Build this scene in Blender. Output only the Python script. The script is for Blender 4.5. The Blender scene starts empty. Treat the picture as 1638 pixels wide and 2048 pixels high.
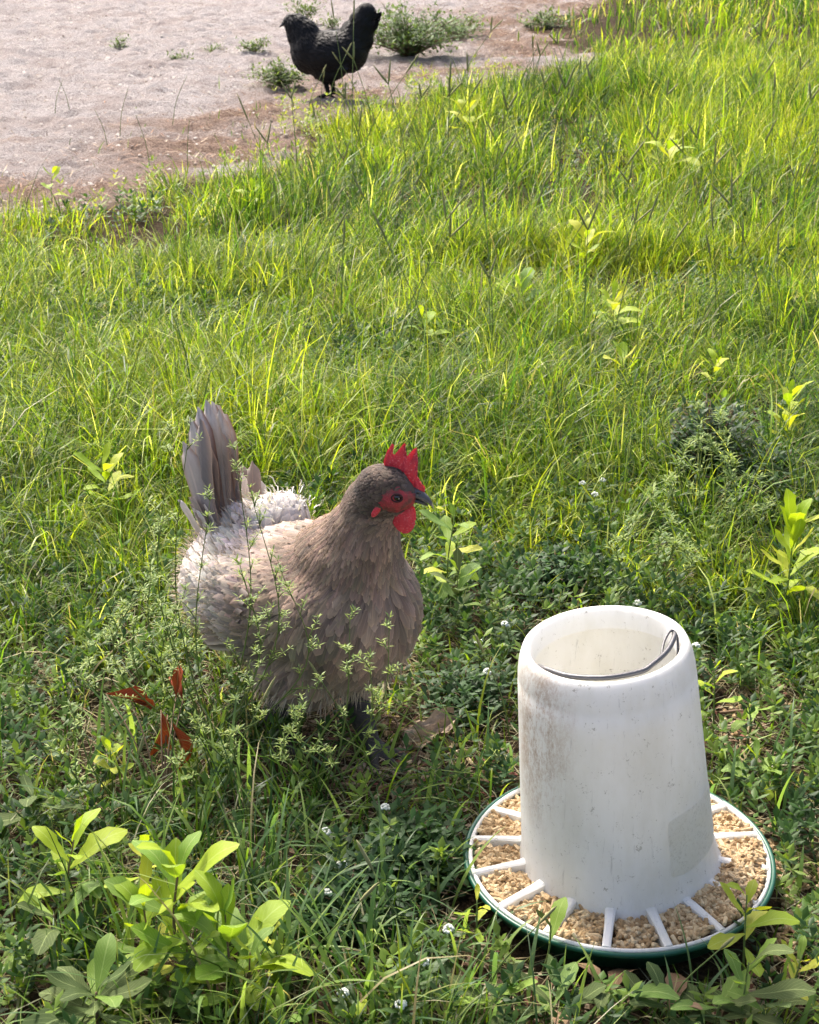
import bpy, bmesh, math, random
import numpy as np
from mathutils import Vector, Matrix, Euler
from mathutils.bvhtree import BVHTree

random.seed(7)
rng = np.random.default_rng(11)
S = bpy.context.scene
COL = S.collection
R = math.radians

# ------------------------------------------------------------------ camera, light, exposure
CH, PITCH, FPX = 1.15, R(23.4), 3100.0
cam_d = bpy.data.cameras.new('camera')
cam = bpy.data.objects.new('camera', cam_d); COL.objects.link(cam)
cam.location = (0, 0, CH); cam.rotation_euler = (R(90) - PITCH, 0, 0)
cam_d.sensor_fit = 'HORIZONTAL'; cam_d.sensor_width = 36.0
cam_d.lens = 36.0 * FPX / 1638.0
cam_d.clip_start = 0.05; cam_d.clip_end = 600
cam_d.dof.use_dof = True; cam_d.dof.focus_distance = 2.05; cam_d.dof.aperture_fstop = 30
S.camera = cam

SUN_EL, SUN_AZ = R(50), R(-28)          # azimuth from +Y (behind the birds), negative = to the left
w = bpy.data.worlds.new('World'); S.world = w; w.use_nodes = True
nt = w.node_tree; nt.nodes.clear()
sky = nt.nodes.new('ShaderNodeTexSky'); sky.sky_type = 'NISHITA'; sky.sun_disc = False
sky.sun_elevation = SUN_EL; sky.sun_rotation = SUN_AZ; sky.air_density = 0.7; sky.dust_density = 6.0; sky.ozone_density = 1.0
bg = nt.nodes.new('ShaderNodeBackground'); bg.inputs[1].default_value = 0.15
wo = nt.nodes.new('ShaderNodeOutputWorld')
nt.links.new(sky.outputs[0], bg.inputs[0]); nt.links.new(bg.outputs[0], wo.inputs[0])
sd = bpy.data.lights.new('sun', 'SUN'); sd.energy = 2.5; sd.angle = R(7); sd.color = (1, .95, .87)
sun = bpy.data.objects.new('sun', sd); COL.objects.link(sun)
sv = Vector((math.sin(SUN_AZ) * math.cos(SUN_EL), math.cos(SUN_AZ) * math.cos(SUN_EL), math.sin(SUN_EL)))
sun.rotation_euler = sv.to_track_quat('Z', 'Y').to_euler(); sun.location = (-3, 8, 9)
S.view_settings.view_transform = 'Standard'; S.view_settings.look = 'None'
S.view_settings.gamma = 1; S.view_settings.exposure = 1.27; S.view_settings.use_curve_mapping = False
try:
    S.view_settings.use_white_balance = True; S.view_settings.white_balance_temperature = 6600; S.view_settings.white_balance_tint = 10
except Exception: pass

# ------------------------------------------------------------------ measuring helpers
def ray(px, py):
    dx, dy = (px - 819) / FPX, (1024 - py) / FPX
    return Vector((dx, math.cos(PITCH) + dy * math.sin(PITCH), -math.sin(PITCH) + dy * math.cos(PITCH)))
def G(px, py, z=0.0):                    # where a sight line meets height z
    r = ray(px, py); return Vector((0, 0, CH)) + r * ((z - CH) / r.z)
def at(px, py, dist):                    # where a sight line reaches ground distance y = dist
    r = ray(px, py); return Vector((0, 0, CH)) + r * (dist / r.y)
def lin(r, g, b):
    f = lambda c: (c / 255 / 12.92) if c / 255 <= .04045 else ((c / 255 + .055) / 1.055) ** 2.4
    return (f(r), f(g), f(b))

_tab = rng.random((64, 64, 8))
def vnoise(x, y, s=1.0, k=0):
    x = np.asarray(x, float) * s + 17.3 * k; y = np.asarray(y, float) * s + 9.1 * k
    xi, yi = np.floor(x).astype(int), np.floor(y).astype(int)
    fx, fy = x - xi, y - yi; fx = fx * fx * (3 - 2 * fx); fy = fy * fy * (3 - 2 * fy)
    t = _tab[:, :, k % 8]
    a, b = t[xi % 64, yi % 64], t[(xi + 1) % 64, yi % 64]
    c, d = t[xi % 64, (yi + 1) % 64], t[(xi + 1) % 64, (yi + 1) % 64]
    return (a * (1 - fx) + b * fx) * (1 - fy) + (c * (1 - fx) + d * fx) * fy
def gz(x, y):
    return (vnoise(x, y, 2.2, 1) - .5) * .03 + (vnoise(x, y, 9, 2) - .5) * .012
def gzf(x, y): return float(gz(np.array([x]), np.array([y]))[0])

# ------------------------------------------------------------------ mesh helpers
def mesh_np(name, V, F, mats, parent=None, col=None, uv=None, smooth=False, mi=None):
    V = np.asarray(V, np.float32); F = np.asarray(F, np.int32); k = F.shape[1]
    me = bpy.data.meshes.new(name)
    me.vertices.add(len(V)); me.vertices.foreach_set('co', V.ravel())
    me.loops.add(F.size); me.loops.foreach_set('vertex_index', F.ravel())
    me.polygons.add(len(F))
    me.polygons.foreach_set('loop_start', np.arange(0, F.size, k, dtype=np.int32))
    me.polygons.foreach_set('loop_total', np.full(len(F), k, np.int32))
    if smooth: me.polygons.foreach_set('use_smooth', np.ones(len(F), bool))
    if not isinstance(mats, (list, tuple)): mats = [mats]
    for m in mats: me.materials.append(m)
    if mi is not None: me.polygons.foreach_set('material_index', np.asarray(mi, np.int32))
    if col is not None:
        a = me.attributes.new('Col', 'FLOAT_COLOR', 'POINT')
        c = np.ones((len(V), 4), np.float32); c[:, :3] = col; a.data.foreach_set('color', c.ravel())
    if uv is not None:
        l = me.uv_layers.new(name='UVMap'); l.data.foreach_set('uv', np.asarray(uv, np.float32)[F.ravel()].ravel())
    me.update(calc_edges=True); me.validate()
    o = bpy.data.objects.new(name, me); COL.objects.link(o)
    if parent: o.parent = parent
    return o
def mesh_py(name, V, F, mats, parent=None, smooth=True, uv=None):
    me = bpy.data.meshes.new(name); me.from_pydata([tuple(v) for v in V], [], F)
    for m in (mats if isinstance(mats, (list, tuple)) else [mats]): me.materials.append(m)
    if smooth:
        for p in me.polygons: p.use_smooth = True
    if uv is not None:
        l = me.uv_layers.new(name='UVMap')
        for lo in me.loops: l.data[lo.index].uv = uv[lo.vertex_index]
    me.update()
    o = bpy.data.objects.new(name, me); COL.objects.link(o)
    if parent: o.parent = parent
    return o
def thing(name, label, cat, loc=(0, 0, 0), rz=0, group=None):
    o = bpy.data.objects.new(name, None); COL.objects.link(o); o.empty_display_size = .05
    o.location = loc; o.rotation_euler = (0, 0, rz); o['label'] = label; o['category'] = cat
    if group: o['group'] = group
    return o
def tag(o, label, cat, group=None, kind=None):
    o['label'] = label; o['category'] = cat
    if group: o['group'] = group
    if kind: o['kind'] = kind
    return o
def tube(pts, rad, n=6, cap=True):
    pts = [Vector(p) for p in pts]; V = []; F = []
    if not hasattr(rad, '__len__'): rad = [rad] * len(pts)
    ref = None
    for i, p in enumerate(pts):
        t = (pts[min(i + 1, len(pts) - 1)] - pts[max(i - 1, 0)]).normalized()
        if ref is None: ref = Vector((0, 0, 1)).cross(t) if abs(t.z) < .9 else Vector((1, 0, 0)).cross(t)
        u = (ref - t * ref.dot(t)).normalized(); v = t.cross(u); ref = u
        for k in range(n):
            a = 2 * math.pi * k / n; V.append(p + (u * math.cos(a) + v * math.sin(a)) * rad[i])
    for i in range(len(pts) - 1):
        for k in range(n):
            F.append((i * n + k, i * n + (k + 1) % n, (i + 1) * n + (k + 1) % n, (i + 1) * n + k))
    if cap: F.append(tuple(range(n))[::-1]); F.append(tuple((len(pts) - 1) * n + k for k in range(n)))
    return V, F
class Acc:
    def __init__(s): s.V = []; s.F = []
    def add(s, V, F):
        b = len(s.V); s.V += [tuple(v) for v in V]; s.F += [tuple(i + b for i in f) for f in F]
    def tube(s, *a, **k): s.add(*tube(*a, **k))
def spline(pts, n):                       # Catmull-Rom through points
    P = [Vector(p) for p in pts]; P = [P[0] * 2 - P[1]] + P + [P[-1] * 2 - P[-2]]; out = []
    m = len(P) - 3
    for i in range(n + 1):
        t = i / n * m; k = min(int(t), m - 1); t -= k
        a, b, c, d = P[k:k + 4]
        out.append(.5 * ((2 * b) + (c - a) * t + (2 * a - 5 * b + 4 * c - d) * t * t + (3 * b - a - 3 * c + d) * t ** 3))
    return out
def lathe(prof, n=96, close=False):
    V = []; F = []
    for (r, z) in prof:
        for k in range(n):
            a = 2 * math.pi * k / n; V.append((r * math.cos(a), r * math.sin(a), z))
    m = len(prof)
    for i in range(m if close else m - 1):
        j = (i + 1) % m
        for k in range(n): F.append((i * n + k, i * n + (k + 1) % n, j * n + (k + 1) % n, j * n + k))
    return V, F

# ------------------------------------------------------------------ materials
class N:
    def __init__(s, name):
        s.m = bpy.data.materials.new(name); s.m.use_nodes = True; s.t = s.m.node_tree
        s.b = s.t.nodes['Principled BSDF']; s.out = s.t.nodes['Material Output']
    def n(s, ty, **k):
        x = s.t.nodes.new(ty)
        for a, v in k.items():
            if a.startswith('i_'):
                x.inputs[a[2:].replace('_', ' ')].default_value = v
            else: setattr(x, a, v)
        return x
    def l(s, a, b): s.t.links.new(a, b)
    def noise(s, scale, detail=4, rough=.6, coord='Object', dist=0, sc=None):
        tc = s.n('ShaderNodeTexCoord'); x = s.n('ShaderNodeTexNoise')
        x.inputs['Scale'].default_value = scale; x.inputs['Detail'].default_value = detail
        x.inputs['Roughness'].default_value = rough; x.inputs['Distortion'].default_value = dist
        if sc:
            mp = s.n('ShaderNodeMapping'); mp.inputs['Scale'].default_value = sc
            s.l(tc.outputs[coord], mp.inputs[0]); s.l(mp.outputs[0], x.inputs['Vector'])
        else: s.l(tc.outputs[coord], x.inputs['Vector'])
        return x.outputs['Fac']
    def ramp(s, fac, stops):
        r = s.n('ShaderNodeValToRGB'); e = r.color_ramp.elements
        while len(e) < len(stops): e.new(.5)
        for q, (p, c) in zip(e, stops):
            q.position = p; q.color = (*c, 1) if len(c) == 3 else c
        s.l(fac, r.inputs[0]); return r.outputs[0]
    def mix(s, f, a, b, mode='MIX'):
        m = s.n('ShaderNodeMix', data_type='RGBA', blend_type=mode)
        for sock, v in ((m.inputs[0], f), (m.inputs[6], a), (m.inputs[7], b)):
            if hasattr(v, 'links') or hasattr(v, 'is_linked'): s.l(v, sock)
            else: sock.default_value = v if not hasattr(v, '__len__') else ((*v, 1) if len(v) == 3 else v)
        return m.outputs[2]
    def math(s, op, a, b=0.0, clamp=False):
        m = s.n('ShaderNodeMath', operation=op, use_clamp=clamp)
        for sock, v in ((m.inputs[0], a), (m.inputs[1], b)):
            if hasattr(v, 'is_linked'): s.l(v, sock)
            else: sock.default_value = v
        return m.outputs[0]
    def bump(s, h, strength=.3, dist=.002):
        b = s.n('ShaderNodeBump'); b.inputs['Strength'].default_value = strength; b.inputs['Distance'].default_value = dist
        s.l(h, b.inputs['Height']); s.l(b.outputs[0], s.b.inputs['Normal']); return b
    def set(s, **k):
        for a, v in k.items():
            i = s.b.inputs[a.replace('_', ' ')]
            if hasattr(v, 'is_linked'): s.l(v, i)
            else: i.default_value = (*v, 1) if hasattr(v, '__len__') and len(v) == 3 else v
        return s
    def translucent(s, color, f):
        t = s.n('ShaderNodeBsdfTranslucent'); mx = s.n('ShaderNodeMixShader')
        if hasattr(color, 'is_linked'): s.l(color, t.inputs[0])
        else: t.inputs[0].default_value = (*color, 1)
        mx.inputs[0].default_value = f
        s.l(s.b.outputs[0], mx.inputs[1]); s.l(t.outputs[0], mx.inputs[2]); s.l(mx.outputs[0], s.out.inputs[0])

def mat_blade(name, f=.42, rough=.42, spec=.45, gain=1.9):
    n = N(name); c = n.n('ShaderNodeVertexColor', layer_name='Col').outputs[0]
    v = n.noise(900, 2); c2 = n.mix(n.math('MULTIPLY', v, .5), c, n.mix(1.0, c, (.62, .66, .6), 'MULTIPLY'))
    n.set(Base_Color=c2, Roughness=rough); n.b.inputs['Specular IOR Level'].default_value = spec
    n.translucent(n.mix(1.0, c2, (gain, gain * .97, gain * .46), 'MULTIPLY'), f); return n.m
M_GRASS = mat_blade('grass_blades', .45, .42, .28, 1.9)
M_WEED = mat_blade('weed_leaves', .35, .5, .3, 1.6)
M_DRY = mat_blade('dry_matter', .12, .75, .15, 1.1)

def mat_leaf(name, base, alt, spot=None, dull=False):
    n = N(name)
    oi = n.n('ShaderNodeObjectInfo'); rnd = oi.outputs['Random']
    c = n.mix(rnd, base, alt)
    big = n.noise(38, 3, .6); c = n.mix(n.math('MULTIPLY', big, .55), c, n.mix(1.0, c, (.55, .72, .6), 'MULTIPLY'))
    if spot:
        sp = n.math('GREATER_THAN', n.noise(210, 2, .5), .67); c = n.mix(n.math('MULTIPLY', sp, .7), c, spot)
    uv = n.n('ShaderNodeUVMap', uv_map='UVMap'); sx = n.n('ShaderNodeSeparateXYZ'); n.l(uv.outputs[0], sx.inputs[0])
    d = n.math('ABSOLUTE', n.math('SUBTRACT', sx.outputs[0], .5))
    rib = n.math('LESS_THAN', d, .028)
    vv = n.math('SINE', n.math('ADD', n.math('MULTIPLY', sx.outputs[1], 70.0), n.math('MULTIPLY', d, -46.0)))
    vein = n.math('GREATER_THAN', vv, .93)
    c = n.mix(n.math('MULTIPLY', n.math('MAXIMUM', rib, n.math('MULTIPLY', vein, .5)), .45), c, n.mix(.6, c, (.5, .6, .25)))
    n.set(Base_Color=c, Roughness=.6 if dull else .46); n.b.inputs['Specular IOR Level'].default_value = 0.08 if dull else .22
    n.bump(n.math('ADD', n.math('MULTIPLY', vein, .4), n.noise(120, 3)), .35, .0012)
    n.translucent(n.mix(1.0, c, (2.0, 2.0, .5) if not dull else (1.3, 1.3, .8), 'MULTIPLY'), .3 if not dull else .15)
    return n.m
M_LEAF = dict(
    bright=mat_leaf('young_leaf', (.25, .36, .028), (.38, .45, .035)),
    yellow=mat_leaf('yellow_leaf', (.40, .44, .05), (.52, .50, .06), (.3, .3, .03)),
    green=mat_leaf('green_leaf', (.14, .23, .05), (.24, .34, .06)),
    spotted=mat_leaf('spotted_leaf', (.17, .29, .04), (.26, .36, .05), (.5, .45, .06)),
    dull=mat_leaf('dull_leaf', (.065, .10, .035), (.12, .145, .055), None, True),
    red=mat_leaf('red_leaf', (.17, .035, .035), (.22, .06, .03)),
    rust=mat_leaf('rust_leaf', (.22, .035, .018), (.32, .06, .022), None, True),
    brown=mat_leaf('brown_leaf', (.22, .13, .08), (.32, .2, .13), None, True))
def mat_simple(name, c, rough=.7, spec=.3, nz=60, amt=.4, dark=(.6, .6, .6), bump=.3, metal=0, bd=.002):
    n = N(name); f = n.noise(nz, 5, .65)
    n.set(Base_Color=n.mix(n.math('MULTIPLY', f, amt * 1.6, True), c, n.mix(1.0, c, dark, 'MULTIPLY')), Roughness=rough, Metallic=metal)
    n.b.inputs['Specular IOR Level'].default_value = spec; n.bump(n.noise(nz * 3, 3), bump, bd); return n.m
M_STEM_G = mat_simple('green_stem', (.16, .22, .06), .55)
M_STEM_B = mat_simple('brown_stem', (.20, .13, .08), .8)
M_PETAL = mat_simple('white_petal', (.75, .78, .7), .6)

# ------------------------------------------------------------------ ground and path
# edge of the sandy path, traced along the ground: positive = sand
EDGE = [G(-400, 470), G(0, 415), G(330, 385), G(545, 335), G(560, 262), G(700, 218), G(850, 180), G(1050, 143), G(1235, 127),
        G(1250, 116), G(1085, 98), G(1060, 62), G(1120, 30), G(1200, 0), G(1230, -40), G(1150, -75), G(300, -90), G(-1200, -75), G(-1400, 200)]
EX = np.array([(p.x, p.y) for p in EDGE])
def sandness(x, y):                       # signed distance to the path outline, + inside
    x = np.asarray(x, float); y = np.asarray(y, float)
    xx = x + (vnoise(x, y, 3.5, 3) - .5) * .36 + (vnoise(x, y, 9, 1) - .5) * .16; yy = y + (vnoise(x, y, 3.5, 4) - .5) * .36 + (vnoise(x, y, 9, 2) - .5) * .16
    ins = np.zeros(x.shape, bool); dm = np.full(x.shape, 1e9)
    n = len(EX)
    for i in range(n):
        x1, y1 = EX[i]; x2, y2 = EX[(i + 1) % n]
        c = ((y1 > yy) != (y2 > yy)) & (xx < (x2 - x1) * (yy - y1) / (y2 - y1 + 1e-12) + x1); ins ^= c
        dx, dy = x2 - x1, y2 - y1; t = np.clip(((xx - x1) * dx + (yy - y1) * dy) / (dx * dx + dy * dy), 0, 1)
        dm = np.minimum(dm, np.hypot(xx - x1 - t * dx, yy - y1 - t * dy))
    return np.where(ins, dm, -dm)
# bare, litter-strewn patches in the lawn
FEED = G(1238, 1702, .055); FEED.z = 0
BARE = [(G(830, 1450), .13, .16), (G(760, 1560), .10, .10), (G(735, 1500), .10, .08), (G(1500, 1430), .07, .10), (G(1500, 1110), .10, .08), (G(1300, 1100), .07, .07),
        (G(640, 1850), .06, .05), (G(1150, 2000), .2, .05), (G(600, 1330), .12, .12), (G(700, 950), .05, .05), (G(1440, 960), .09, .09), (FEED, .21, .21)]
def bareness(x, y):
    b = np.zeros(np.shape(x))
    for c, rx, ry in BARE:
        d = np.hypot((x - c.x) / rx, (y - c.y) / ry) + (vnoise(x, y, 14, 5) - .5) * .7
        b = np.maximum(b, np.clip(1.3 - d, 0, 1) * .85)
    return np.clip(b, 0, 1)

n = N('sand_and_soil')
a = n.n('ShaderNodeVertexColor', layer_name='Col').outputs[0]; sp = n.n('ShaderNodeSeparateColor'); n.l(a, sp.inputs[0])
f1, f2, f3 = n.noise(26, 6, .7), n.noise(140, 5, .75), n.noise(3.2, 4, .6)
sand = n.ramp(f2, [(.38, lin(138, 128, 125)), (.5, lin(198, 190, 187)), (.61, lin(234, 229, 227))])
sand = n.mix(n.math('MULTIPLY', f1, .4), sand, lin(168, 154, 149))
sand = n.mix(n.ramp(f3, [(.45, (0, 0, 0)), (.62, (.4, .4, .4))]), sand, lin(168, 148, 138))
brown = n.ramp(f2, [(.3, lin(84, 64, 54)), (.5, lin(150, 126, 110)), (.7, lin(190, 168, 152))])
soil = n.ramp(f2, [(.3, lin(38, 30, 22)), (.55, lin(88, 72, 54)), (.75, lin(128, 106, 84))])
c = n.mix(sp.outputs[0], soil, sand); c = n.mix(sp.outputs[1], c, brown)
n.set(Base_Color=c, Roughness=.95); n.b.inputs['Specular IOR Level'].default_value = .1
n.bump(n.math('ADD', n.math('MULTIPLY', f1, 1.2), f2), 1., .03); M_GROUND = n.m

def ground_sheet():
    def axis(lo, hi, step, far):
        a = list(np.arange(lo, hi + 1e-6, step)); s = step
        p, q = a[0], a[-1]; A = []; B = []
        while p > -far or q < far:
            s *= 1.5; p -= s; q += s; A.append(max(p, -far)); B.append(min(q, far))
        return np.array(sorted(set(A)) + a + sorted(set(B)))
    xs = axis(-3.6, 3.6, .03, 260); ys = axis(.6, 13.8, .03, 260)
    X, Y = np.meshgrid(xs, ys); x, y = X.ravel(), Y.ravel()
    s = sandness(x, y); sm = np.clip(s / .12 + .5, 0, 1)
    near = (np.abs(x) < 6) & (y < 18)
    z = np.where(near, gz(x, y), 0) + np.where(near, sm * ((vnoise(x, y, 14, 6) - .5) * .034 + (vnoise(x, y, 29, 7) - .5) * .030), 0)
    br = np.clip(1 - np.abs(s - .25) / (.45 + .7 * vnoise(x, y, 1.6, 2)), 0, 1) * np.clip(vnoise(x, y, 4, 3) * 1.6, 0, 1)
    br = np.where(s > -.1, br, 0)
    col = np.stack([sm, np.clip(br * 1.05, 0, 1), 0 * sm], 1)
    nx, ny = len(xs), len(ys); i = np.arange(nx * ny).reshape(ny, nx)
    F = np.stack([i[:-1, :-1], i[:-1, 1:], i[1:, 1:], i[1:, :-1]], -1).reshape(-1, 4)
    o = mesh_np('ground', np.stack([x, y, z], 1), F, M_GROUND, col=col, smooth=True); o['kind'] = 'structure'
ground_sheet()

# ------------------------------------------------------------------ scattering
def halfw(d): return .264 * (.918 * d + .456)
def wedge(n, d0, d1, margin):
    d = np.sqrt(rng.random(n * 2) * (d1 ** 2 - d0 ** 2) + d0 ** 2)
    hw = halfw(d) + margin; x = (rng.random(n * 2) * 2 - 1) * (halfw(d1) + margin)
    k = np.abs(x) < hw * np.ones_like(d); d, x = d[k][:n], x[k][:n]; return x, d
def blades(x, y, z, L, W, az, lean, curl, col, seg, twist=.5, tipcol=None):
    """ribbons that rise from (x,y,z), lean towards az and bend over"""
    n = len(x); T = np.linspace(0, 1, seg + 1)
    th = lean[:, None] + curl[:, None] * T[None, :] ** 1.2          # angle from vertical along blade
    ds = (L / seg)[:, None]
    hx = np.concatenate([np.zeros((n, 1)), np.cumsum(np.sin(th[:, :-1]) * ds, 1)], 1)
    hz = np.concatenate([np.zeros((n, 1)), np.cumsum(np.cos(th[:, :-1]) * ds, 1)], 1)
    ca, sa = np.cos(az)[:, None], np.sin(az)[:, None]
    side = (rng.random(n) - .5) * 2 * .12
    px = x[:, None] + hx * ca - side[:, None] * hx * T * sa; py = y[:, None] + hx * sa + side[:, None] * hx * T * ca; pz = z[:, None] + hz
    tw = az[:, None] + math.pi / 2 + (rng.random(n)[:, None] - .5) * 2 * twist + (rng.random(n)[:, None] - .5) * 1.4 * T
    wd = W[:, None] * (1 - T[None, :] ** 2.2) * (.55 + .45 * np.minimum(1, T * 4))[None, :] * .5
    ox, oy = np.cos(tw) * wd, np.sin(tw) * wd
    A = np.stack([px - ox, py - oy, pz], -1)[:, :-1]; B = np.stack([px + ox, py + oy, pz], -1)[:, :-1]
    tip = np.stack([px[:, -1], py[:, -1], pz[:, -1]], -1)[:, None]
    V = np.concatenate([np.stack([A, B], 2).reshape(n, seg * 2, 3), tip], 1)
    m = seg * 2 + 1; f = []
    for i in range(seg - 1): f += [(2 * i, 2 * i + 1, 2 * i + 3), (2 * i, 2 * i + 3, 2 * i + 2)]
    f.append((2 * seg - 2, 2 * seg - 1, 2 * seg)); f = np.array(f)
    F = (f[None] + (np.arange(n) * m)[:, None, None]).reshape(-1, 3)
    tt = np.concatenate([np.repeat(T[:-1], 2), [1.]])[None, :, None]
    C = col[:, None, :] * np.ones((1, m, 1))
    if tipcol is not None: C = C * (1 - tt ** 3) + tipcol[:, None, :] * tt ** 3
    return V.reshape(-1, 3), F, C.reshape(-1, 3)
class Big:
    def __init__(s): s.v = []; s.f = []; s.c = []; s.n = 0
    def add(s, V, F, C): s.v.append(V); s.f.append(F + s.n); s.c.append(C); s.n += len(V)
    def build(s, name, m, **k): return mesh_np(name, np.concatenate(s.v), np.concatenate(s.f), m, col=np.concatenate(s.c), **k)

GREENS = np.array([(.125, .220, .018), (.19, .285, .020), (.070, .150, .020), (.29, .35, .028), (.042, .100, .022), (.50, .55, .16)])
STRAW = np.array([(.42, .36, .2), (.34, .27, .15), (.5, .46, .3)])
def lawn():
    B = Big()
    zones = [(46000, 1.15, 2.7, .35, 5, (.05, .125), (.0022, .0042)),
             (104000, 2.7, 4.6, .45, 4, (.07, .18), (.0024, .0046)),
             (150000, 4.6, 9.5, .8, 3, (.08, .20), (.0034, .0062)),
             (46000, 9.5, 18, 1.5, 2, (.10, .22), (.009, .016))]
    for n, d0, d1, mg, seg, lr, wr in zones:
        x, y = wedge(n, d0, d1, mg); n = len(x)
        # pull blades into tussocks
        cs = 9 if d1 < 5 else 5
        gx, gy = np.floor(x * cs), np.floor(y * cs)
        h = lambda k: (np.sin(gx * 127.1 + gy * 311.7 + k * 74.7) * 43758.5) % 1
        tx, ty = (gx + h(1)) / cs, (gy + h(2)) / cs; pull = rng.random(n) * .75 * (h(3) > .3)
        x0, y0 = x + (tx - x) * pull, y + (ty - y) * pull
        s = sandness(x0, y0); b = bareness(x0, y0)
        edge = np.clip(-s / .45, 0, 1)
        keep = (rng.random(n) < np.where(s > 0, .05 * np.exp(-s * 5), .16 + .84 * edge))
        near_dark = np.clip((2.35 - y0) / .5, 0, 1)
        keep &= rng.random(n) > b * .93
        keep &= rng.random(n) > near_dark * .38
        keep &= np.hypot(x0 - FEED.x, y0 - FEED.y) > .19
        patch = vnoise(x0, y0, 2.6, 1); keep &= rng.random(n) < .02 + 1.65 * patch
        x0, y0, tx, ty, s, edge, nd, patch = [q[keep] for q in (x0, y0, tx, ty, s, edge, near_dark, patch)]; n = len(x0)
        away = np.arctan2(y0 - ty, x0 - tx)
        az = np.where(rng.random(n) < .6, away + rng.normal(0, .7, n), rng.random(n) * 6.283)
        L = (lr[0] + (lr[1] - lr[0]) * rng.random(n) ** 1.4) * (.32 + .68 * np.clip(-s / .6, 0, 1)) * (.6 + .85 * patch)
        front = (np.hypot(x0 - FEED.x, y0 - FEED.y) < .34) & (y0 < FEED.y + .1); L = np.where(front, L * .62, L)
        W = wr[0] + (wr[1] - wr[0]) * rng.random(n) ** 1.5
        lng = (rng.random(n) < .10) & ~front; L = np.where(lng, L * 1.75, L)
        lean = np.abs(rng.normal(.28, .25, n)); curl = np.abs(rng.normal(1.35, .8, n)) * np.clip(1.15 - (y0 - 3.2) * .18, .65, 1.15)
        upr = vnoise(x0, y0, 1.3, 5) > .68; curl = np.where(upr | (s > -.5), curl * .7, curl); curl = np.where(lng, curl + .5, curl)
        hue = np.clip(vnoise(x0, y0, 1.1, 4) * .7 + vnoise(x0, y0, 5, 6) * .5 - .02 + rng.normal(0, .27, n), 0, 1)
        ci = np.where(hue < .3, 4, np.where(hue < .45, 2, np.where(hue < .68, 0, np.where(hue < .9, 1, 3))))
        ci = np.where(rng.random(n) < .06, 5, ci)  # a few whitish blades, highlights painted into the colour
        col = GREENS[ci] * (.42 + 1.0 * rng.random((n, 1)))
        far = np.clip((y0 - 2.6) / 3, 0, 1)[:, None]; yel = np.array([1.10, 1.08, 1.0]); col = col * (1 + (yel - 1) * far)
        col = col * (1 - nd[:, None] * (1 - np.array([.70, .78, .9])))  # foreground shade painted into the colour of the near blades
        dry = rng.random(n) < (.06 + .10 * (edge < .7) + .09 * nd)
        col = np.where(dry[:, None], STRAW[rng.integers(0, 3, n)], col)
        lean = np.where(dry, lean + rng.random(n) * .9, lean)
        tip = np.where((rng.random(n) < .2)[:, None], col * .4 + np.array([.45, .4, .16]) * .6, col)
        z = gz(x0, y0) - .004
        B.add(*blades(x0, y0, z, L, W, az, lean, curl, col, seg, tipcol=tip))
    o = B.build('grass', M_GRASS)
    tag(o, 'long bright green lawn grass covering the ground around the birds', 'grass', kind='stuff')
lawn()
def broad_blades():                        # the widest arching blades of the foreground
    pts = [(rng.uniform(100, 1600), rng.uniform(1500, 2120)) for i in range(330)] + [(rng.uniform(500, 1000), rng.uniform(1750, 2100)) for i in range(130)]
    g = [G(*p) for p in pts]; x = np.array([q.x for q in g]); y = np.array([q.y for q in g])
    k = (np.hypot(x - FEED.x, y - FEED.y) > .2); x, y = x[k], y[k]; n = len(x)
    nf = np.hypot(x - FEED.x, y - FEED.y) < .36
    L = np.where(nf, .06, .10) + .07 * rng.random(n)
    col = np.array([(.10, .19, .07), (.16, .26, .07), (.22, .32, .08), (.12, .20, .09)])[rng.integers(0, 4, n)]
    B = Big(); B.add(*blades(x, y, gz(x, y), L, .0042 + .003 * rng.random(n), rng.random(n) * 6.28, np.abs(rng.normal(.25, .2, n)), .5 + 1.1 * rng.random(n), col, 9))
    o = B.build('broad_grass', M_GRASS); tag(o, 'broad arching grass blades standing among the weeds in the foreground', 'grass', kind='stuff')
broad_blades()

def thatch():                              # dead stems and leaf crumbs lying between the blades
    B = Big()
    for n, d0, d1, mg, wd in ((26000, 1.15, 2.8, .3, .0018), (14000, 2.8, 9.5, .5, .004)):
        x, y = wedge(n, d0, d1, mg); s = sandness(x, y)
        k = (s < .0) & (np.hypot(x - FEED.x, y - FEED.y) > .19); x, y = x[k], y[k]; n = len(x)
        L = .02 + .06 * rng.random(n); c = STRAW[rng.integers(0, 3, n)] * (.45 + .55 * rng.random((n, 1)))
        B.add(*blades(x, y, gz(x, y) + .002 + .012 * rng.random(n), L, np.full(n, wd), rng.random(n) * 6.28, np.full(n, 1.42) + rng.normal(0, .12, n), rng.normal(0, .25, n), c, 2, twist=2))
    o = B.build('dead_thatch', M_DRY); tag(o, 'dry straw and dead stems lying under the green grass', 'thatch', kind='stuff')
thatch()
def needles():                             # brown needle litter along the path edge
    x, y = wedge(110000, 3.8, 13, .6); s = sandness(x, y)
    p = np.exp(-np.abs(s - .25) / .4) * np.clip(vnoise(x, y, 4, 3) * 1.5, .05, 1) * (s > -.25); k = rng.random(len(x)) < p
    x, y = x[k], y[k]; n = len(x); L = .02 + .05 * rng.random(n)
    pal = np.array([lin(134, 100, 80), lin(172, 136, 112), lin(96, 70, 56), lin(205, 184, 162)])
    B = Big(); B.add(*blades(x, y, gz(x, y) + .004 + .012 * rng.random(n), L, .003 + .004 * rng.random(n), rng.random(n) * 6.28, np.full(n, 1.45) + rng.normal(0, .1, n), rng.normal(0, .3, n), pal[rng.integers(0, 4, n)], 2, twist=2))
    o = B.build('needle_litter', M_DRY); tag(o, 'rusty brown needle litter strewn along the edge of the sandy path', 'litter', kind='stuff')
needles()
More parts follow.
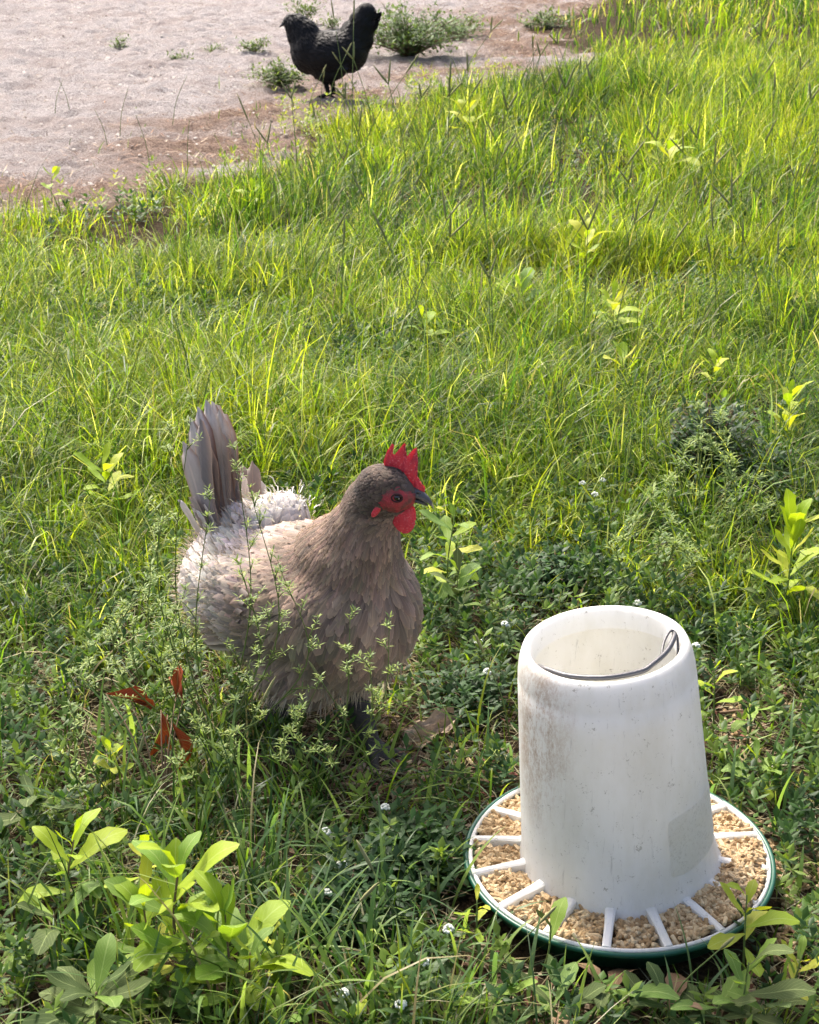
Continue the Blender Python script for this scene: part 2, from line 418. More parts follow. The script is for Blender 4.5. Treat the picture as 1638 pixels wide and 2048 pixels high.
def grit():                                # small stones and clods on the path
    x, y = wedge(26000, 3.6, 14, .8); s = sandness(x, y); k = (s > -.05); x, y = x[k], y[k]; n = len(x)
    oc = np.array([(1, 0, 0), (0, 1, 0), (-1, 0, 0), (0, -1, 0), (0, 0, 1)], float)
    r = (.004 + .007 * rng.random(n) ** 2.5)
    V = oc[None] * r[:, None, None] * (.6 + .8 * rng.random((n, 5, 3))) * np.array([1, 1, .7])
    V = V + np.stack([x, y, gz(x, y)], 1)[:, None]
    f = np.array([(0, 1, 4), (1, 2, 4), (2, 3, 4), (3, 0, 4)]); F = (f[None] + (np.arange(n) * 5)[:, None, None]).reshape(-1, 3)
    pal = np.array([lin(184, 175, 170), lin(170, 160, 155), lin(196, 188, 184), lin(140, 126, 118)])
    C = np.repeat(pal[rng.integers(0, 4, n)], 5, 0)
    o = mesh_np('grit', V.reshape(-1, 3), F, M_DRY, col=C); tag(o, 'pale pinkish grey grit scattered over the sandy path', 'grit', kind='stuff')
grit()

def leaflets(P, A, EL, L, W, col, fold=.25):
    """small lance leaves: 4 triangles each (folded along the midrib), root P, azimuth A, elevation EL"""
    n = len(P); ca, sa, ce, se = np.cos(A), np.sin(A), np.cos(EL), np.sin(EL)
    T = np.stack([ca * ce, sa * ce, se], 1); Bv = np.stack([-sa, ca, 0 * ca], 1); Nn = np.cross(T, Bv)
    L = L[:, None]; W = W[:, None]
    mid = P + T * L * .45 - Nn * 0; tip = P + T * L + np.array([0, 0, -1]) * L * .15
    e1 = P + T * L * .5 + Bv * W * .5 - Nn * W * fold; e2 = P + T * L * .5 - Bv * W * .5 - Nn * W * fold
    V = np.stack([P, e1, tip, e2, mid], 1); f = np.array([(0, 1, 4), (1, 2, 4), (2, 3, 4), (3, 0, 4)])
    F = (f[None] + (np.arange(n) * 5)[:, None, None]).reshape(-1, 3)
    return V.reshape(-1, 3), F, np.repeat(col, 5, 0)
def herb_points(x, y, H, k):               # whorled stems: k nodes with 4 leaves each
    n = len(x); lx, ly = rng.normal(0, .35, n), rng.normal(0, .35, n)
    P = []; A = []; E = []; idx = []
    for j in range(k):
        t = (j + 1) / k; px = x + lx * H * t; py = y + ly * H * t; pz = gz(x, y) + H * t
        a0 = rng.random(n) * 6.28
        for q in range(4):
            P.append(np.stack([px, py, pz], 1)); A.append(a0 + q * 1.571 + rng.normal(0, .2, n)); E.append(.25 + .6 * t + rng.normal(0, .2, n)); idx.append(np.arange(n))
    return np.concatenate(P), np.concatenate(A), np.concatenate(E), np.concatenate(idx)
def ground_cover():
    B = Big()
    for n, d0, d1, lf in ((2600, 1.15, 2.5, .022), (4600, 2.5, 4.2, .024), (1600, 4.2, 7.5, .032)):
        x, y = wedge(n, d0, d1, .3); p = np.clip((vnoise(x, y, 2.1, 7) - .42) * 4, .06, 1)
        p = np.where(d1 < 2.6, np.maximum(p, .5), p * .8)
        right = (x > .25) & (y > 1.45) & (y < 3.0); p = np.where(right, 1, p)
        k = (rng.random(len(x)) < p) & (sandness(x, y) < -.15) & (np.hypot(x - FEED.x, y - FEED.y) > .2) & (rng.random(len(x)) > bareness(x, y) * .8)
        x, y = x[k], y[k]; m = len(x); H = .025 + .055 * rng.random(m)
        P, A, E, ix = herb_points(x, y, H, 4); q = len(P)
        base = np.array([(.032, .080, .020), (.05, .11, .025), (.085, .16, .03), (.15, .23, .035)])[rng.integers(0, 4, m)]
        B.add(*leaflets(P, A, E, lf * (.6 + .6 * rng.random(q)), lf * (.28 + .16 * rng.random(q)), base[ix] * (.8 + .4 * rng.random((q, 1)))))
    x, y = wedge(9000, 3.8, 8.5, .4); s = sandness(x, y); k = (s < .12) & (s > -.55) & (rng.random(len(x)) < .22 * np.exp(-np.abs(s + .12) * 4)) ; x, y = x[k], y[k]; m = len(x)
    P, A, E, ix = herb_points(x, y, .03 + .07 * rng.random(m), 3); q = len(P)
    base = np.array([(.36, .40, .06), (.28, .36, .06), (.18, .27, .06)])[rng.integers(0, 3, m)]
    B.add(*leaflets(P, A, E, .035 * (.6 + .7 * rng.random(q)), .009 * (.6 + .7 * rng.random(q)), base[ix]))
    o = B.build('ground_cover', M_WEED); tag(o, 'low dark green leafy weeds carpeting the gaps in the grass', 'ground cover', kind='stuff')
ground_cover()
def litter_leaves():
    n0 = 900; xs = []; ys = []
    for c, rx, ry in BARE:
        m = int(4200 * rx * ry * 3) + 20; a = rng.random(m) * 6.28; r = np.sqrt(rng.random(m)) * 1.25
        xs.append(c.x + np.cos(a) * r * rx); ys.append(c.y + np.sin(a) * r * ry)
    a, b = wedge(n0, 1.15, 3.2, .3); x = np.concatenate(xs + [a]); y = np.concatenate(ys + [b])
    k = np.hypot(x - FEED.x, y - FEED.y) > .19; x, y = x[k], y[k]; n = len(x)
    P = np.stack([x, y, gz(x, y) + .004 + .012 * rng.random(n)], 1)
    pal = np.array([(.16, .09, .06), (.24, .15, .1), (.10, .06, .045), (.2, .08, .06), (.33, .25, .18)])
    V, F, C = leaflets(P, rng.random(n) * 6.28, rng.normal(.0, .25, n), .006 + .018 * rng.random(n) ** 2, .003 + .008 * rng.random(n) ** 2, pal[rng.integers(0, 5, n)], .1)
    o = mesh_np('leaf_litter', V, F, M_DRY, col=C); tag(o, 'small brown dead leaves littering the bare earth', 'litter', kind='stuff')
litter_leaves()

# ------------------------------------------------------------------ feeder
def mat_plastic():
    n = N('weathered_white_plastic')
    st = n.noise(9, 6, .7, sc=(1, 1, .35)); fine = n.noise(160, 4, .8); sc = n.noise(60, 3, .6, sc=(3, 3, .6))
    base = n.mix(n.ramp(st, [(.42, (0, 0, 0)), (.68, (1, 1, 1))]), (.89, .89, .87), (.77, .76, .70))
    # grime: one brown stain on the side below the rim, thinner smudges lower
    tc = n.n('ShaderNodeTexCoord'); sp = n.n('ShaderNodeSeparateXYZ'); n.l(tc.outputs['Object'], sp.inputs[0])
    vx = n.n('ShaderNodeVectorMath', operation='DISTANCE'); mp = n.n('ShaderNodeMapping'); mp.inputs['Scale'].default_value = (1, 1, .42)
    n.l(tc.outputs['Object'], mp.inputs[0]); n.l(mp.outputs[0], vx.inputs[0]); vx.inputs[1].default_value = (-.108, -.052, .262 * .42)
    d = n.math('SUBTRACT', 1.0, n.math('MULTIPLY', vx.outputs['Value'], 16.0), True)
    fs = n.noise(300, 6, .85, sc=(1, 1, .5)); g = n.math('MULTIPLY', n.math('POWER', d, .8), n.ramp(n.math('ADD', n.math('MULTIPLY', fs, .7), n.math('MULTIPLY', n.noise(40, 3, .6, sc=(1, 1, .4)), .4)), [(.50, (0, 0, 0)), (.66, (1, 1, 1))]))
    base = n.mix(n.math('MULTIPLY', g, .95, True), base, (.36, .20, .085))
    specks = n.ramp(n.noise(75, 5, .9), [(.61, (0, 0, 0)), (.65, (1, 1, 1))])
    base = n.mix(n.math('MULTIPLY', specks, .75), base, (.35, .33, .28))
    low = n.math('MULTIPLY', n.ramp(sp.outputs[2], [(.0, (1, 1, 1)), (.09, (0, 0, 0))]), n.ramp(n.noise(22, 5, .7), [(.45, (0, 0, 0)), (.7, (1, 1, 1))]))
    base = n.mix(n.math('MULTIPLY', low, .6), base, (.55, .50, .36))
    scr = n.ramp(n.noise(30, 6, .8, sc=(6, 6, .5), dist=.6), [(.60, (0, 0, 0)), (.66, (1, 1, 1))])
    base = n.mix(n.math('MULTIPLY', scr, .4), base, (.4, .4, .38))
    n.set(Base_Color=base, Roughness=n.math('ADD', .34, n.math('MULTIPLY', st, .25)))
    n.b.inputs['Specular IOR Level'].default_value = .4
    n.b.inputs['Subsurface Weight'].default_value = .25; n.b.inputs['Subsurface Radius'].default_value = (.02, .02, .02); n.b.inputs['Subsurface Scale'].default_value = .5
    n.bump(n.noise(22, 4), .12, .003); n.translucent(n.mix(1., base, (1.05, 1.03, .98), 'MULTIPLY'), .30); return n.m
M_PLASTIC = mat_plastic()
M_GREENP = mat_simple('dark_green_plastic', (.008, .085, .05), .35, .5, 18, .5, (.8, .9, .8), .1)
M_WIRE = mat_simple('grey_steel_wire', (.13, .13, .135), .42, .5, 200, .4, metal=.9)
M_PEL = N('feed_pellet')
_r = M_PEL.n('ShaderNodeObjectInfo').outputs['Random']; _nz = M_PEL.noise(330, 4, .7)
_g = M_PEL.n('ShaderNodeNewGeometry').outputs['Random Per Island']
_c = M_PEL.ramp(M_PEL.math('FRACT', M_PEL.math('ADD', _r, _g)), [(0, lin(144, 116, 78)), (.5, lin(188, 162, 122)), (1, lin(218, 198, 160))])
M_PEL.set(Base_Color=M_PEL.mix(M_PEL.math('MULTIPLY', _nz, .6), _c, M_PEL.mix(1., _c, (.6, .55, .5), 'MULTIPLY')), Roughness=.85); M_PEL.bump(_nz, .5, .001); M_PEL = M_PEL.m
n = N('worn_sticker'); sk = n.noise(240, 5, .85); sk2 = n.noise(40, 4)
n.set(Base_Color=n.mix(n.ramp(sk2, [(.4, (0, 0, 0)), (.65, (.6, .6, .6))]), n.ramp(sk, [(.38, (.40, .38, .32)), (.47, (.84, .82, .74)), (.7, (.93, .92, .88))]), (.80, .77, .66)), Roughness=.7); n.bump(sk, .3, .001); n.translucent((1., .98, .92), .56); M_STICK = n.m

def build_feeder():
    fz = gzf(FEED.x, FEED.y)
    root = thing('poultry_feeder', 'white plastic tube feeder with a green pan full of pellets, standing in the grass', 'feeder', (FEED.x, FEED.y, fz - .002))
    root.rotation_euler = (0, R(-1.0), 0)
    PR = .1815; RIM = .052
    pan = [(.0, .0), (.122, .0), (.138, .003), (.160, .018), (PR - .004, RIM - .006), (PR, RIM - .004), (PR + .0015, RIM), (PR - .001, RIM + .003), (PR - .0045, RIM + .001), (PR - .007, RIM - .01), (.154, .020), (.135, .008), (0, .008)]
    mesh_py('pan', *lathe(pan, 112), M_GREENP, root)
    ring = [(PR - .0090, RIM - .004), (PR - .0055, RIM - .004), (PR - .0045, RIM + .0015), (PR - .006, RIM + .004), (PR - .0088, RIM + .003), (PR - .0098, RIM + .001)]
    mesh_py('ring', *lathe(ring, 112, True), M_PLASTIC, root)
    TR0, TR1, TZ0, TZ1 = .1140, .0950, .046, .338
    tilt = Matrix.Translation((0, 0, .05)) @ Matrix.Rotation(R(-5.0), 4, 'Y') @ Matrix.Translation((0, 0, -.05))
    # tube with flared foot, slight shoulder, rolled rim, inner wall and inner shelf
    prof = [(.132, TZ0 - .010), (.124, TZ0 - .003), (.1175, TZ0 + .006), (.1150, TZ0 + .02)]
    for t in np.linspace(.1, .86, 12): prof.append((TR0 + (TR1 + .0025 - TR0) * t, TZ0 + (TZ1 - TZ0) * t))
    prof += [(TR1 + .0042, TZ1 - .040), (TR1 + .0040, TZ1 - .030), (TR1 + .0015, TZ1 - .015), (TR1 - .001, TZ1 - .007), (TR1 - .0035, TZ1 - .0015), (TR1 - .007, TZ1), (TR1 - .0105, TZ1 - .0015),
             (TR1 - .0128, TZ1 - .006), (TR1 - .0140, TZ1 - .014), (TR1 - .0148, TZ1 - .024), (TR1 - .0150, TZ1 - .0265), (TR1 - .0125, TZ1 - .028), (TR1 - .0115, TZ1 - .060), (TR1 - .010, TZ1 - .14), (TR1 - .003, TZ0 + .02), (.10, TZ0 - .012)]
    V, F = lathe(prof, 128); V = [tilt @ Vector(v) for v in V]
    mesh_py('tube', V, F, M_PLASTIC, root)
    # cone and feed visible deep inside
    V, F = lathe([(.0, .11), (.04, .09), (.095, .060)], 48); V = [tilt @ Vector(v) for v in V]
    mesh_py('inner_cone', V, F, M_PLASTIC, root)
    # radial spokes
    for k in range(16):
        a = 2 * math.pi * (k + .5) / 16 - .0
        b = bmesh.new(); Vs = []
        for (r, w_, zt, zb) in ((.104, .0072, .067, .035), (.120, .0058, .0620, .034), (.142, .0048, .0605, .034), (.1735, .0048, .0570, .0505)):
            for (sy, zz) in ((-1, zb), (-1, zt - .0015), (-.55, zt), (.55, zt), (1, zt - .0015), (1, zb)):
                Vs.append(b.verts.new((r * math.cos(a) - sy * w_ * math.sin(a), r * math.sin(a) + sy * w_ * math.cos(a), zz)))
        for i in range(3):
            for j in range(5): b.faces.new((Vs[i * 6 + j], Vs[i * 6 + j + 1], Vs[i * 6 + 7 + j], Vs[i * 6 + 6 + j]))
        b.faces.new(Vs[18:24]); bmesh.ops.recalc_face_normals(b, faces=b.faces)
        me = bpy.data.meshes.new('spoke'); b.to_mesh(me); b.free(); me.materials.append(M_PLASTIC)
        o = bpy.data.objects.new('spoke', me); COL.objects.link(o); o.parent = root
    # worn sticker, low on the front right of the tube
    V = []; F = []; nu, nv = 14, 8; uvs = []
    for j in range(nv + 1):
        for i in range(nu + 1):
            u, v = i / nu, j / nv; a = R(-64) + R(52) * u; z = .087 + .076 * v
            cx = min(u, 1 - u) * 3; cy = min(v, 1 - v) * 3
            if cx + cy < .25: a += R(1.2) * (1 if u < .5 else -1); z += .002 * (1 if v < .5 else -1)
            t = (z - TZ0) / (TZ1 - TZ0); r = TR0 + (TR1 + .0025 - TR0) * t + .0012
            V.append(tilt @ Vector((r * math.cos(a), r * math.sin(a), z)))
    for j in range(nv):
        for i in range(nu): q = j * (nu + 1) + i; F.append((q, q + 1, q + nu + 2, q + nu + 1))
    mesh_py('sticker', V, F, M_STICK, root)
    # wire handle lying along the inside of the rim, with a hook loop on the right
    def tq(deg, r_, dz): return tilt @ Vector((r_ * math.cos(R(deg)), r_ * math.sin(R(deg)), TZ1 + dz))
    h = spline([tq(-163, .0795, -.010), tq(-150, .0785, -.005), tq(-125, .0765, -.003), tq(-95, .0745, -.002), tq(-66, .0745, -.002), tq(-52, .0735, .000), tq(-30, .0735, .002), tq(-8, .0765, .004), tq(0, .0775, .003)], 44)
    mesh_py('handle', *tube(h, .0030, 10), M_WIRE, root)
    lp = spline([tq(-38, .0730, -.001), tq(-26, .0660, -.002), tq(-10, .0660, .002), tq(1, .0740, .006), tq(-2, .0800, .001), tq(-14, .0800, -.012), tq(-24, .0800, -.022)], 30)
    mesh_py('hook', *tube(lp, .0015, 8), M_WIRE, root)
    # feed bed under the loose pellets
    V = []; F = []; rs = np.linspace(.10, .172, 7); nn = 120
    for r in rs:
        for k in range(nn):
            a = 2 * math.pi * k / nn; V.append((r * math.cos(a), r * math.sin(a), .041 + .004 * math.sin(a * 9 + r * 80) + (.004 if math.cos(a + .4) > .7 else 0)))
    for i in range(6):
        for k in range(nn): F.append((i * nn + k, i * nn + (k + 1) % nn, (i + 1) * nn + (k + 1) % nn, (i + 1) * nn + k))
    bed = mesh_py('feed_bed', V, F, mat_simple('feed_dust_gap_shade', lin(96, 70, 48), .95, .1, 200, .8)); bed.location = root.location; tag(bed, 'layer of feed filling the green pan beneath the pellets, coloured dark as gap shade', 'feed', kind='stuff')  # powdery bed toned darker than the pellets, painting shade into their gaps
    # pellets
    pm = []
    for j in range(6):
        L = .0036 + .0008 * j; r = .0025 + .0001 * (j % 2); V = []; Fp = []
        for e, (xx, rr) in enumerate(((-L, r * .78), (-L * .86, r), (L * .86, r), (L, r * .78))):
            for k in range(6):
                a = math.pi * k / 3 + .2 * e; V.append((xx + random.uniform(-.0003, .0003), rr * math.cos(a), rr * math.sin(a)))
        for e in range(3):
            for k in range(6): Fp.append((e * 6 + k, e * 6 + (k + 1) % 6, e * 6 + 6 + (k + 1) % 6, e * 6 + 6 + k))
        Fp.append((5, 4, 3, 2, 1, 0)); Fp.append(tuple(range(18, 24)))
        me = bpy.data.meshes.new('pellet'); me.from_pydata(V, [], Fp); me.materials.append(M_PEL)
        for p in me.polygons: p.use_smooth = len(p.vertices) == 4
        pm.append((me, V, Fp))
    pts = []
    for i in range(6000):
        r = math.sqrt(random.uniform(.116 ** 2, .1670 ** 2)); a = random.uniform(0, 2 * math.pi)
        ka = ((a / (2 * math.pi) * 16 - .5 + .5) % 1) - .5             # offset from nearest spoke
        if abs(ka) * 2 * math.pi / 16 * r < .0085 and not (a > 5.35 or a < .12): continue
        heap = .006 * max(0, math.cos(a + .35)) ** 2 + .003 * math.sin(a * 5) * math.sin(r * 120)
        z = .0462 + random.choice((0, .0025, .005)) + heap - (.003 if r > .168 else 0) + .004 * max(0, math.cos(a + .4)) ** 3
        pts.append((r * math.cos(a), r * math.sin(a), z))
    front = sorted(pts, key=lambda p: (p[1] + FEED.y) * .9 - p[2] * 3 + (0 if p[2] > .05 else .3))
    ind = front[:290]; rest = front[290:]
    A = Acc()
    def ori(): return Euler((random.uniform(0, 6), random.gauss(0, .38), random.uniform(0, 6.28)), 'XYZ')
    for p in ind:
        me = random.choice(pm)[0]; o = bpy.data.objects.new('feed_pellet', me); COL.objects.link(o)
        o.location = root.location + Vector(p); o.rotation_euler = ori()
        tag(o, 'tan feed pellet lying loose in the green feeder pan', 'pellet', 'feed pellets heaped in the pan')
    for p in rest:
        _, V, Fp = random.choice(pm); m = Matrix.Translation(root.location + Vector(p)) @ ori().to_matrix().to_4x4()
        A.add([m @ Vector(v) for v in V], Fp)
    o = mesh_py('pellets', A.V, A.F, M_PEL, smooth=False); tag(o, 'mass of tan feed pellets filling the rest of the green pan', 'feed', kind='stuff')
    A = Acc()
    for i in range(520):
        c = random.random()
        if c < .6: a = random.gauss(.1, .7); r = .195 + abs(random.gauss(0, .035)); x, y = FEED.x + r * math.cos(a), FEED.y + r * math.sin(a)
        elif c < .8: q = G(random.gauss(1500, 50), random.gauss(1440, 60)); x, y = q.x, q.y
        else: q = G(random.gauss(820, 60), random.gauss(1550, 60)); x, y = q.x, q.y
        _, V, Fp = random.choice(pm); m = Matrix.Translation((x, y, gzf(x, y) + .006)) @ ori().to_matrix().to_4x4()
        A.add([m @ Vector(v) for v in V], Fp)
    o = mesh_py('spilled_feed', A.V, A.F, M_PEL, smooth=False); tag(o, 'tan pellets and crumbs spilled on the ground beside the feeder pan', 'feed', kind='stuff')
build_feeder()

# ------------------------------------------------------------------ hens
def mat_feather(name, rough=.62, dark=.5, pale=1.35, sheen=.2, transl=.12, spec=.25):
    n = N(name); c = n.n('ShaderNodeVertexColor', layer_name='Col').outputs[0]
    uv = n.n('ShaderNodeUVMap', uv_map='UVMap'); s = n.n('ShaderNodeSeparateXYZ'); n.l(uv.outputs[0], s.inputs[0])
    d = n.math('MULTIPLY', n.math('ABSOLUTE', n.math('SUBTRACT', s.outputs[0], .5)), 2.0)
    edge = n.math('MAXIMUM', n.math('POWER', d, 3.0), n.math('POWER', s.outputs[1], 6.0))
    shaft = n.math('LESS_THAN', d, .09)
    barb = n.math('SINE', n.math('ADD', n.math('MULTIPLY', s.outputs[1], 150.0), n.math('MULTIPLY', d, -60.0)))
    nz = n.noise(150, 4, .7)
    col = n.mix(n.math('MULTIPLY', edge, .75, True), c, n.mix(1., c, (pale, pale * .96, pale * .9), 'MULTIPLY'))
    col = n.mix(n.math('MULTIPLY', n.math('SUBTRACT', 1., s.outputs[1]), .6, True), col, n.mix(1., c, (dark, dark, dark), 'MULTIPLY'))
    col = n.mix(n.math('MULTIPLY', shaft, .4), col, n.mix(1., c, (1.5, 1.4, 1.3), 'MULTIPLY'))
    col = n.mix(n.math('MULTIPLY', nz, .5), col, n.mix(1., col, (.6, .58, .56), 'MULTIPLY'))
    n.set(Base_Color=col, Roughness=rough); n.b.inputs['Specular IOR Level'].default_value = spec
    n.b.inputs['Sheen Weight'].default_value = sheen; n.b.inputs['Sheen Roughness'].default_value = .5
    n.bump(n.math('ADD', n.math('MULTIPLY', barb, .35), nz), .45, .0008)
    n.translucent(col, transl); return n.m
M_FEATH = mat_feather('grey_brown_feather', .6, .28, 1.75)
M_BFEATH = mat_feather('black_feather', .5, .8, 1.1, .0, .0, .22)
M_FLUFF = mat_blade('fluff', .3, .8, .1, 1.0)
M_SKIN = mat_simple('down_skin', (.12, .09, .075), .9)
M_BSKIN = mat_simple('black_down_skin', (.008, .008, .009), .9)
M_SHANK = mat_simple('slate_scaly_shank', (.10, .09, .08), .65, .35, 160, .8, (.35, .36, .38), 1.0, bd=.003)
n = N('red_comb_skin'); _p = n.noise(420, 4, .7); _q = n.noise(60, 4, .6)
n.set(Base_Color=n.mix(n.ramp(_p, [(.55, (0, 0, 0)), (.72, (.55, .55, .55))]), n.mix(_q, (.80, .045, .065), (.60, .022, .040)), (.90, .42, .42)), Roughness=.48)
n.b.inputs['Subsurface Weight'].default_value = .25; n.b.inputs['Subsurface Radius'].default_value = (.01, .002, .002); n.b.inputs['Subsurface Scale'].default_value = .4
n.bump(_p, .8, .002); M_RED = n.m
n = N('red_face_skin'); _p = n.noise(300, 5, .75); _q = n.noise(70, 4, .6)
n.set(Base_Color=n.mix(n.ramp(_q, [(.38, (0, 0, 0)), (.6, (1, 1, 1))]), (.42, .035, .045), (.17, .05, .042)), Roughness=.55); n.bump(_p, 1., .002); M_FACE = n.m
M_BEAK = mat_simple('dark_horn_beak', (.045, .045, .05), .35, .5, 90, .5, (2.2, 2., 1.8), .15)
M_BTIP = mat_simple('pale_beak_tip', (.42, .36, .28), .4)
M_EYE = mat_simple('dark_brown_eye', (.012, .008, .006), .06, .8, 90, .1, bump=0)
M_LID = mat_simple('eyelid', (.06, .018, .018), .6)

def rnd_ellipsoid(c, r, rot=(0, 0, 0), n=20):
    V = []; F = []; m = Matrix.Translation(Vector(c)) @ Euler(rot).to_matrix().to_4x4()
    for j in range(1, n):
        for i in range(n * 2):
            th, ph = math.pi * j / n, math.pi * i / n
            V.append(m @ Vector((r[0] * math.sin(th) * math.cos(ph), r[1] * math.sin(th) * math.sin(ph), r[2] * math.cos(th))))
    k = n * 2
    for j in range(n - 2):
        for i in range(k): F.append((j * k + i, (j + 1) * k + i, (j + 1) * k + (i + 1) % k, j * k + (i + 1) % k))
    V += [m @ Vector((0, 0, r[2])), m @ Vector((0, 0, -r[2]))]; a, b = len(V) - 2, len(V) - 1
    for i in range(k): F.append((a, i, (i + 1) % k)); F.append((b, (n - 2) * k + (i + 1) % k, (n - 2) * k + i))
    return V, F
def body_mesh(blobs, legs, voxel, smooth_it, zfree):
    A = Acc()
    for b in blobs: A.add(*rnd_ellipsoid(*b))
    for pts, rad in legs: A.tube(spline(pts, 10), list(np.interp(np.linspace(0, 1, 11), np.linspace(0, 1, len(rad)), rad)), n=10)
    me = bpy.data.meshes.new('tmp'); me.from_pydata(A.V, [], A.F); me.update()
    bm = bmesh.new(); bm.from_mesh(me); bmesh.ops.recalc_face_normals(bm, faces=bm.faces); bm.to_mesh(me); bm.free()
    o = bpy.data.objects.new('tmp', me); COL.objects.link(o)
    md = o.modifiers.new('r', 'REMESH'); md.mode = 'VOXEL'; md.voxel_size = voxel
    dg = bpy.context.evaluated_depsgraph_get(); m2 = bpy.data.meshes.new_from_object(o.evaluated_get(dg)); bpy.data.objects.remove(o)
    n = len(m2.vertices); V = np.zeros(n * 3); m2.vertices.foreach_get('co', V); V = V.reshape(-1, 3)
    E = np.zeros(len(m2.edges) * 2, int); m2.edges.foreach_get('vertices', E); E = E.reshape(-1, 2)
    deg = np.bincount(E.ravel(), minlength=n)[:, None]
    w_ = np.clip((V[:, 2:3] - zfree) / .02, 0, 1) * .55 + .0; w_ = np.maximum(w_, .12)
    w2 = np.where(V[:, 2:3] < zfree, .08, w_)
    for it in range(smooth_it):
        if it > 6: w2 = np.where(V[:, 2:3] < zfree, 0, w_ * (V[:, 2:3] > zfree))
        Sx = np.zeros_like(V)
        for ax in range(3):
            Sx[:, ax] = np.bincount(E[:, 0], V[E[:, 1], ax], n) + np.bincount(E[:, 1], V[E[:, 0], ax], n)
        V = V + (Sx / deg - V) * w2
    m2.vertices.foreach_set('co', V.astype(np.float32).ravel()); m2.update()
    return m2
def place_feathers(me, cand, spacing, accept):
    """even scatter over the body mesh with a spacing that depends on place"""
    me.calc_loop_triangles(); nt_ = len(me.loop_triangles)
    tri = np.zeros(nt_ * 3, int); me.loop_triangles.foreach_get('vertices', tri); tri = tri.reshape(-1, 3)
    V = np.zeros(len(me.vertices) * 3); me.vertices.foreach_get('co', V); V = V.reshape(-1, 3)
    a, b, c = V[tri[:, 0]], V[tri[:, 1]], V[tri[:, 2]]; nn = np.cross(b - a, c - a); ar = np.linalg.norm(nn, axis=1)
    i = rng.choice(nt_, cand, p=ar / ar.sum()); u, v = rng.random(cand), rng.random(cand); f = u + v > 1; u[f], v[f] = 1 - u[f], 1 - v[f]
    P = a[i] + (b - a)[i] * u[:, None] + (c - a)[i] * v[:, None]; Nn = nn[i] / ar[i][:, None]
    ok = accept(P); P, Nn = P[ok], Nn[ok]; sp = spacing(P)
    out = np.zeros((len(P), 3)); idx = []; k = 0
    for j in range(len(P)):
        if k and np.min(((out[:k] - P[j]) ** 2).sum(1)) < sp[j] ** 2: continue
        out[k] = P[j]; idx.append(j); k += 1
    return P[idx], Nn[idx]
def feathers(bvh, P, Nn, D, L, W, lift, col, h0=.001, ruff=.11, rows=7):
    n = len(P); T = D - Nn * (D * Nn).sum(1)[:, None]; T += rng.normal(0, ruff, (n, 3)) * 1.0
    T -= Nn * (T * Nn).sum(1)[:, None]; T /= np.linalg.norm(T, axis=1)[:, None] + 1e-9; Bv = np.cross(Nn, T)
    tt = np.linspace(0, 1, rows); wp = np.interp(tt, [0, .2, .45, .7, .86, .95, 1], [.3, .7, .95, 1, .86, .58, .2])
    us = (-1, 0, 1); V = np.zeros((n, rows, 3, 3)); UV = np.zeros((n, rows, 3, 2))
    for i in range(n):
        p, t_, b_ = P[i], T[i], Bv[i]; cur = Vector(p); d = Vector(t_); step = L[i] / (rows - 1); nrm = Vector(Nn[i])
        lf = lift[i]
        for r in range(rows):
            if r:
                q = cur + d * step; loc, no, _, _ = bvh.find_nearest(q)
                d = (loc - cur); d = d.normalized() if d.length > 1e-6 else Vector(t_); cur = loc.copy(); nrm = (nrm * .5 + no * .5).normalized()
            bb = nrm.cross(d)
            h = h0 + lf * tt[r] ** 1.5
            for k, u in enumerate(us):
                v = cur + bb * (u * W[i] * wp[r] * .5) + nrm * (h - .14 * W[i] * u * u)
                V[i, r, k] = v; UV[i, r, k] = ((u + 1) / 2, tt[r])
    V = V.reshape(-1, 3); UV = UV.reshape(-1, 2); f = []
    for r in range(rows - 1):
        for k in range(2): q = r * 3 + k; f += [(q, q + 1, q + 4, q + 3)]
    F = (np.array(f)[None] + (np.arange(n) * rows * 3)[:, None, None]).reshape(-1, 4)
    return V, F, UV, np.repeat(col, rows * 3, 0)
def quill(L, W, bend, curl=0., n=9, cup=.12):
    """one long tail or wing feather along +X, flat in XZ, with a shaft"""
    V = []; F = []; uv = []
    for i in range(n + 1):
        t = i / n; w_ = W * .5 * min(1, .35 + t * 2.2) * (1 - max(0, (t - .72) / .28) ** 2.4) ** .5 if t < 1 else W * .05
        x = L * t; y = curl * L * t * t; z = bend * L * t * t
        for u in (-1, -.5, 0, .5, 1):
            V.append((x - abs(u) * W * .12, y + cup * W * (abs(u) ** 1.5) * -1, z + u * w_)); uv.append(((u + 1) / 2, t))
    for i in range(n):
        for k in range(4): q = i * 5 + k; F.append((q, q + 1, q + 6, q + 5))
    return V, F, uv
def quill_obj(name, root, mat, L, W, bend, curl, base, direction, up, col, dcol=None):
    up = Vector(up) + Vector((0, random.uniform(-.18, .18), 0)); bend += random.uniform(-.05, .05)
    V, F, uv = quill(L, W, bend, curl)
    V = [(x + (random.uniform(-.004, .002) if abs(u - .5) > .3 else 0), y + random.uniform(-.0006, .0006), z * random.uniform(.93, 1.04)) for (x, y, z), (u, v) in zip(V, uv)]
    X = Vector(direction).normalized(); Z = Vector(up); Z = (Z - X * Z.dot(X)).normalized(); Y = Z.cross(X)
    m = Matrix((X, Y, Z)).transposed()
    V = [m @ Vector(v) + Vector(base) for v in V]
    C = []
    for (u, v) in uv:
        e = abs(u - .5) * 2; k = max(0, e - .45) / .55
        C.append([c * (1 - k) + d * k for c, d in zip(col, dcol or col)])
    return mesh_np(name, V, F, mat, root, col=np.array(C), uv=uv, smooth=True)

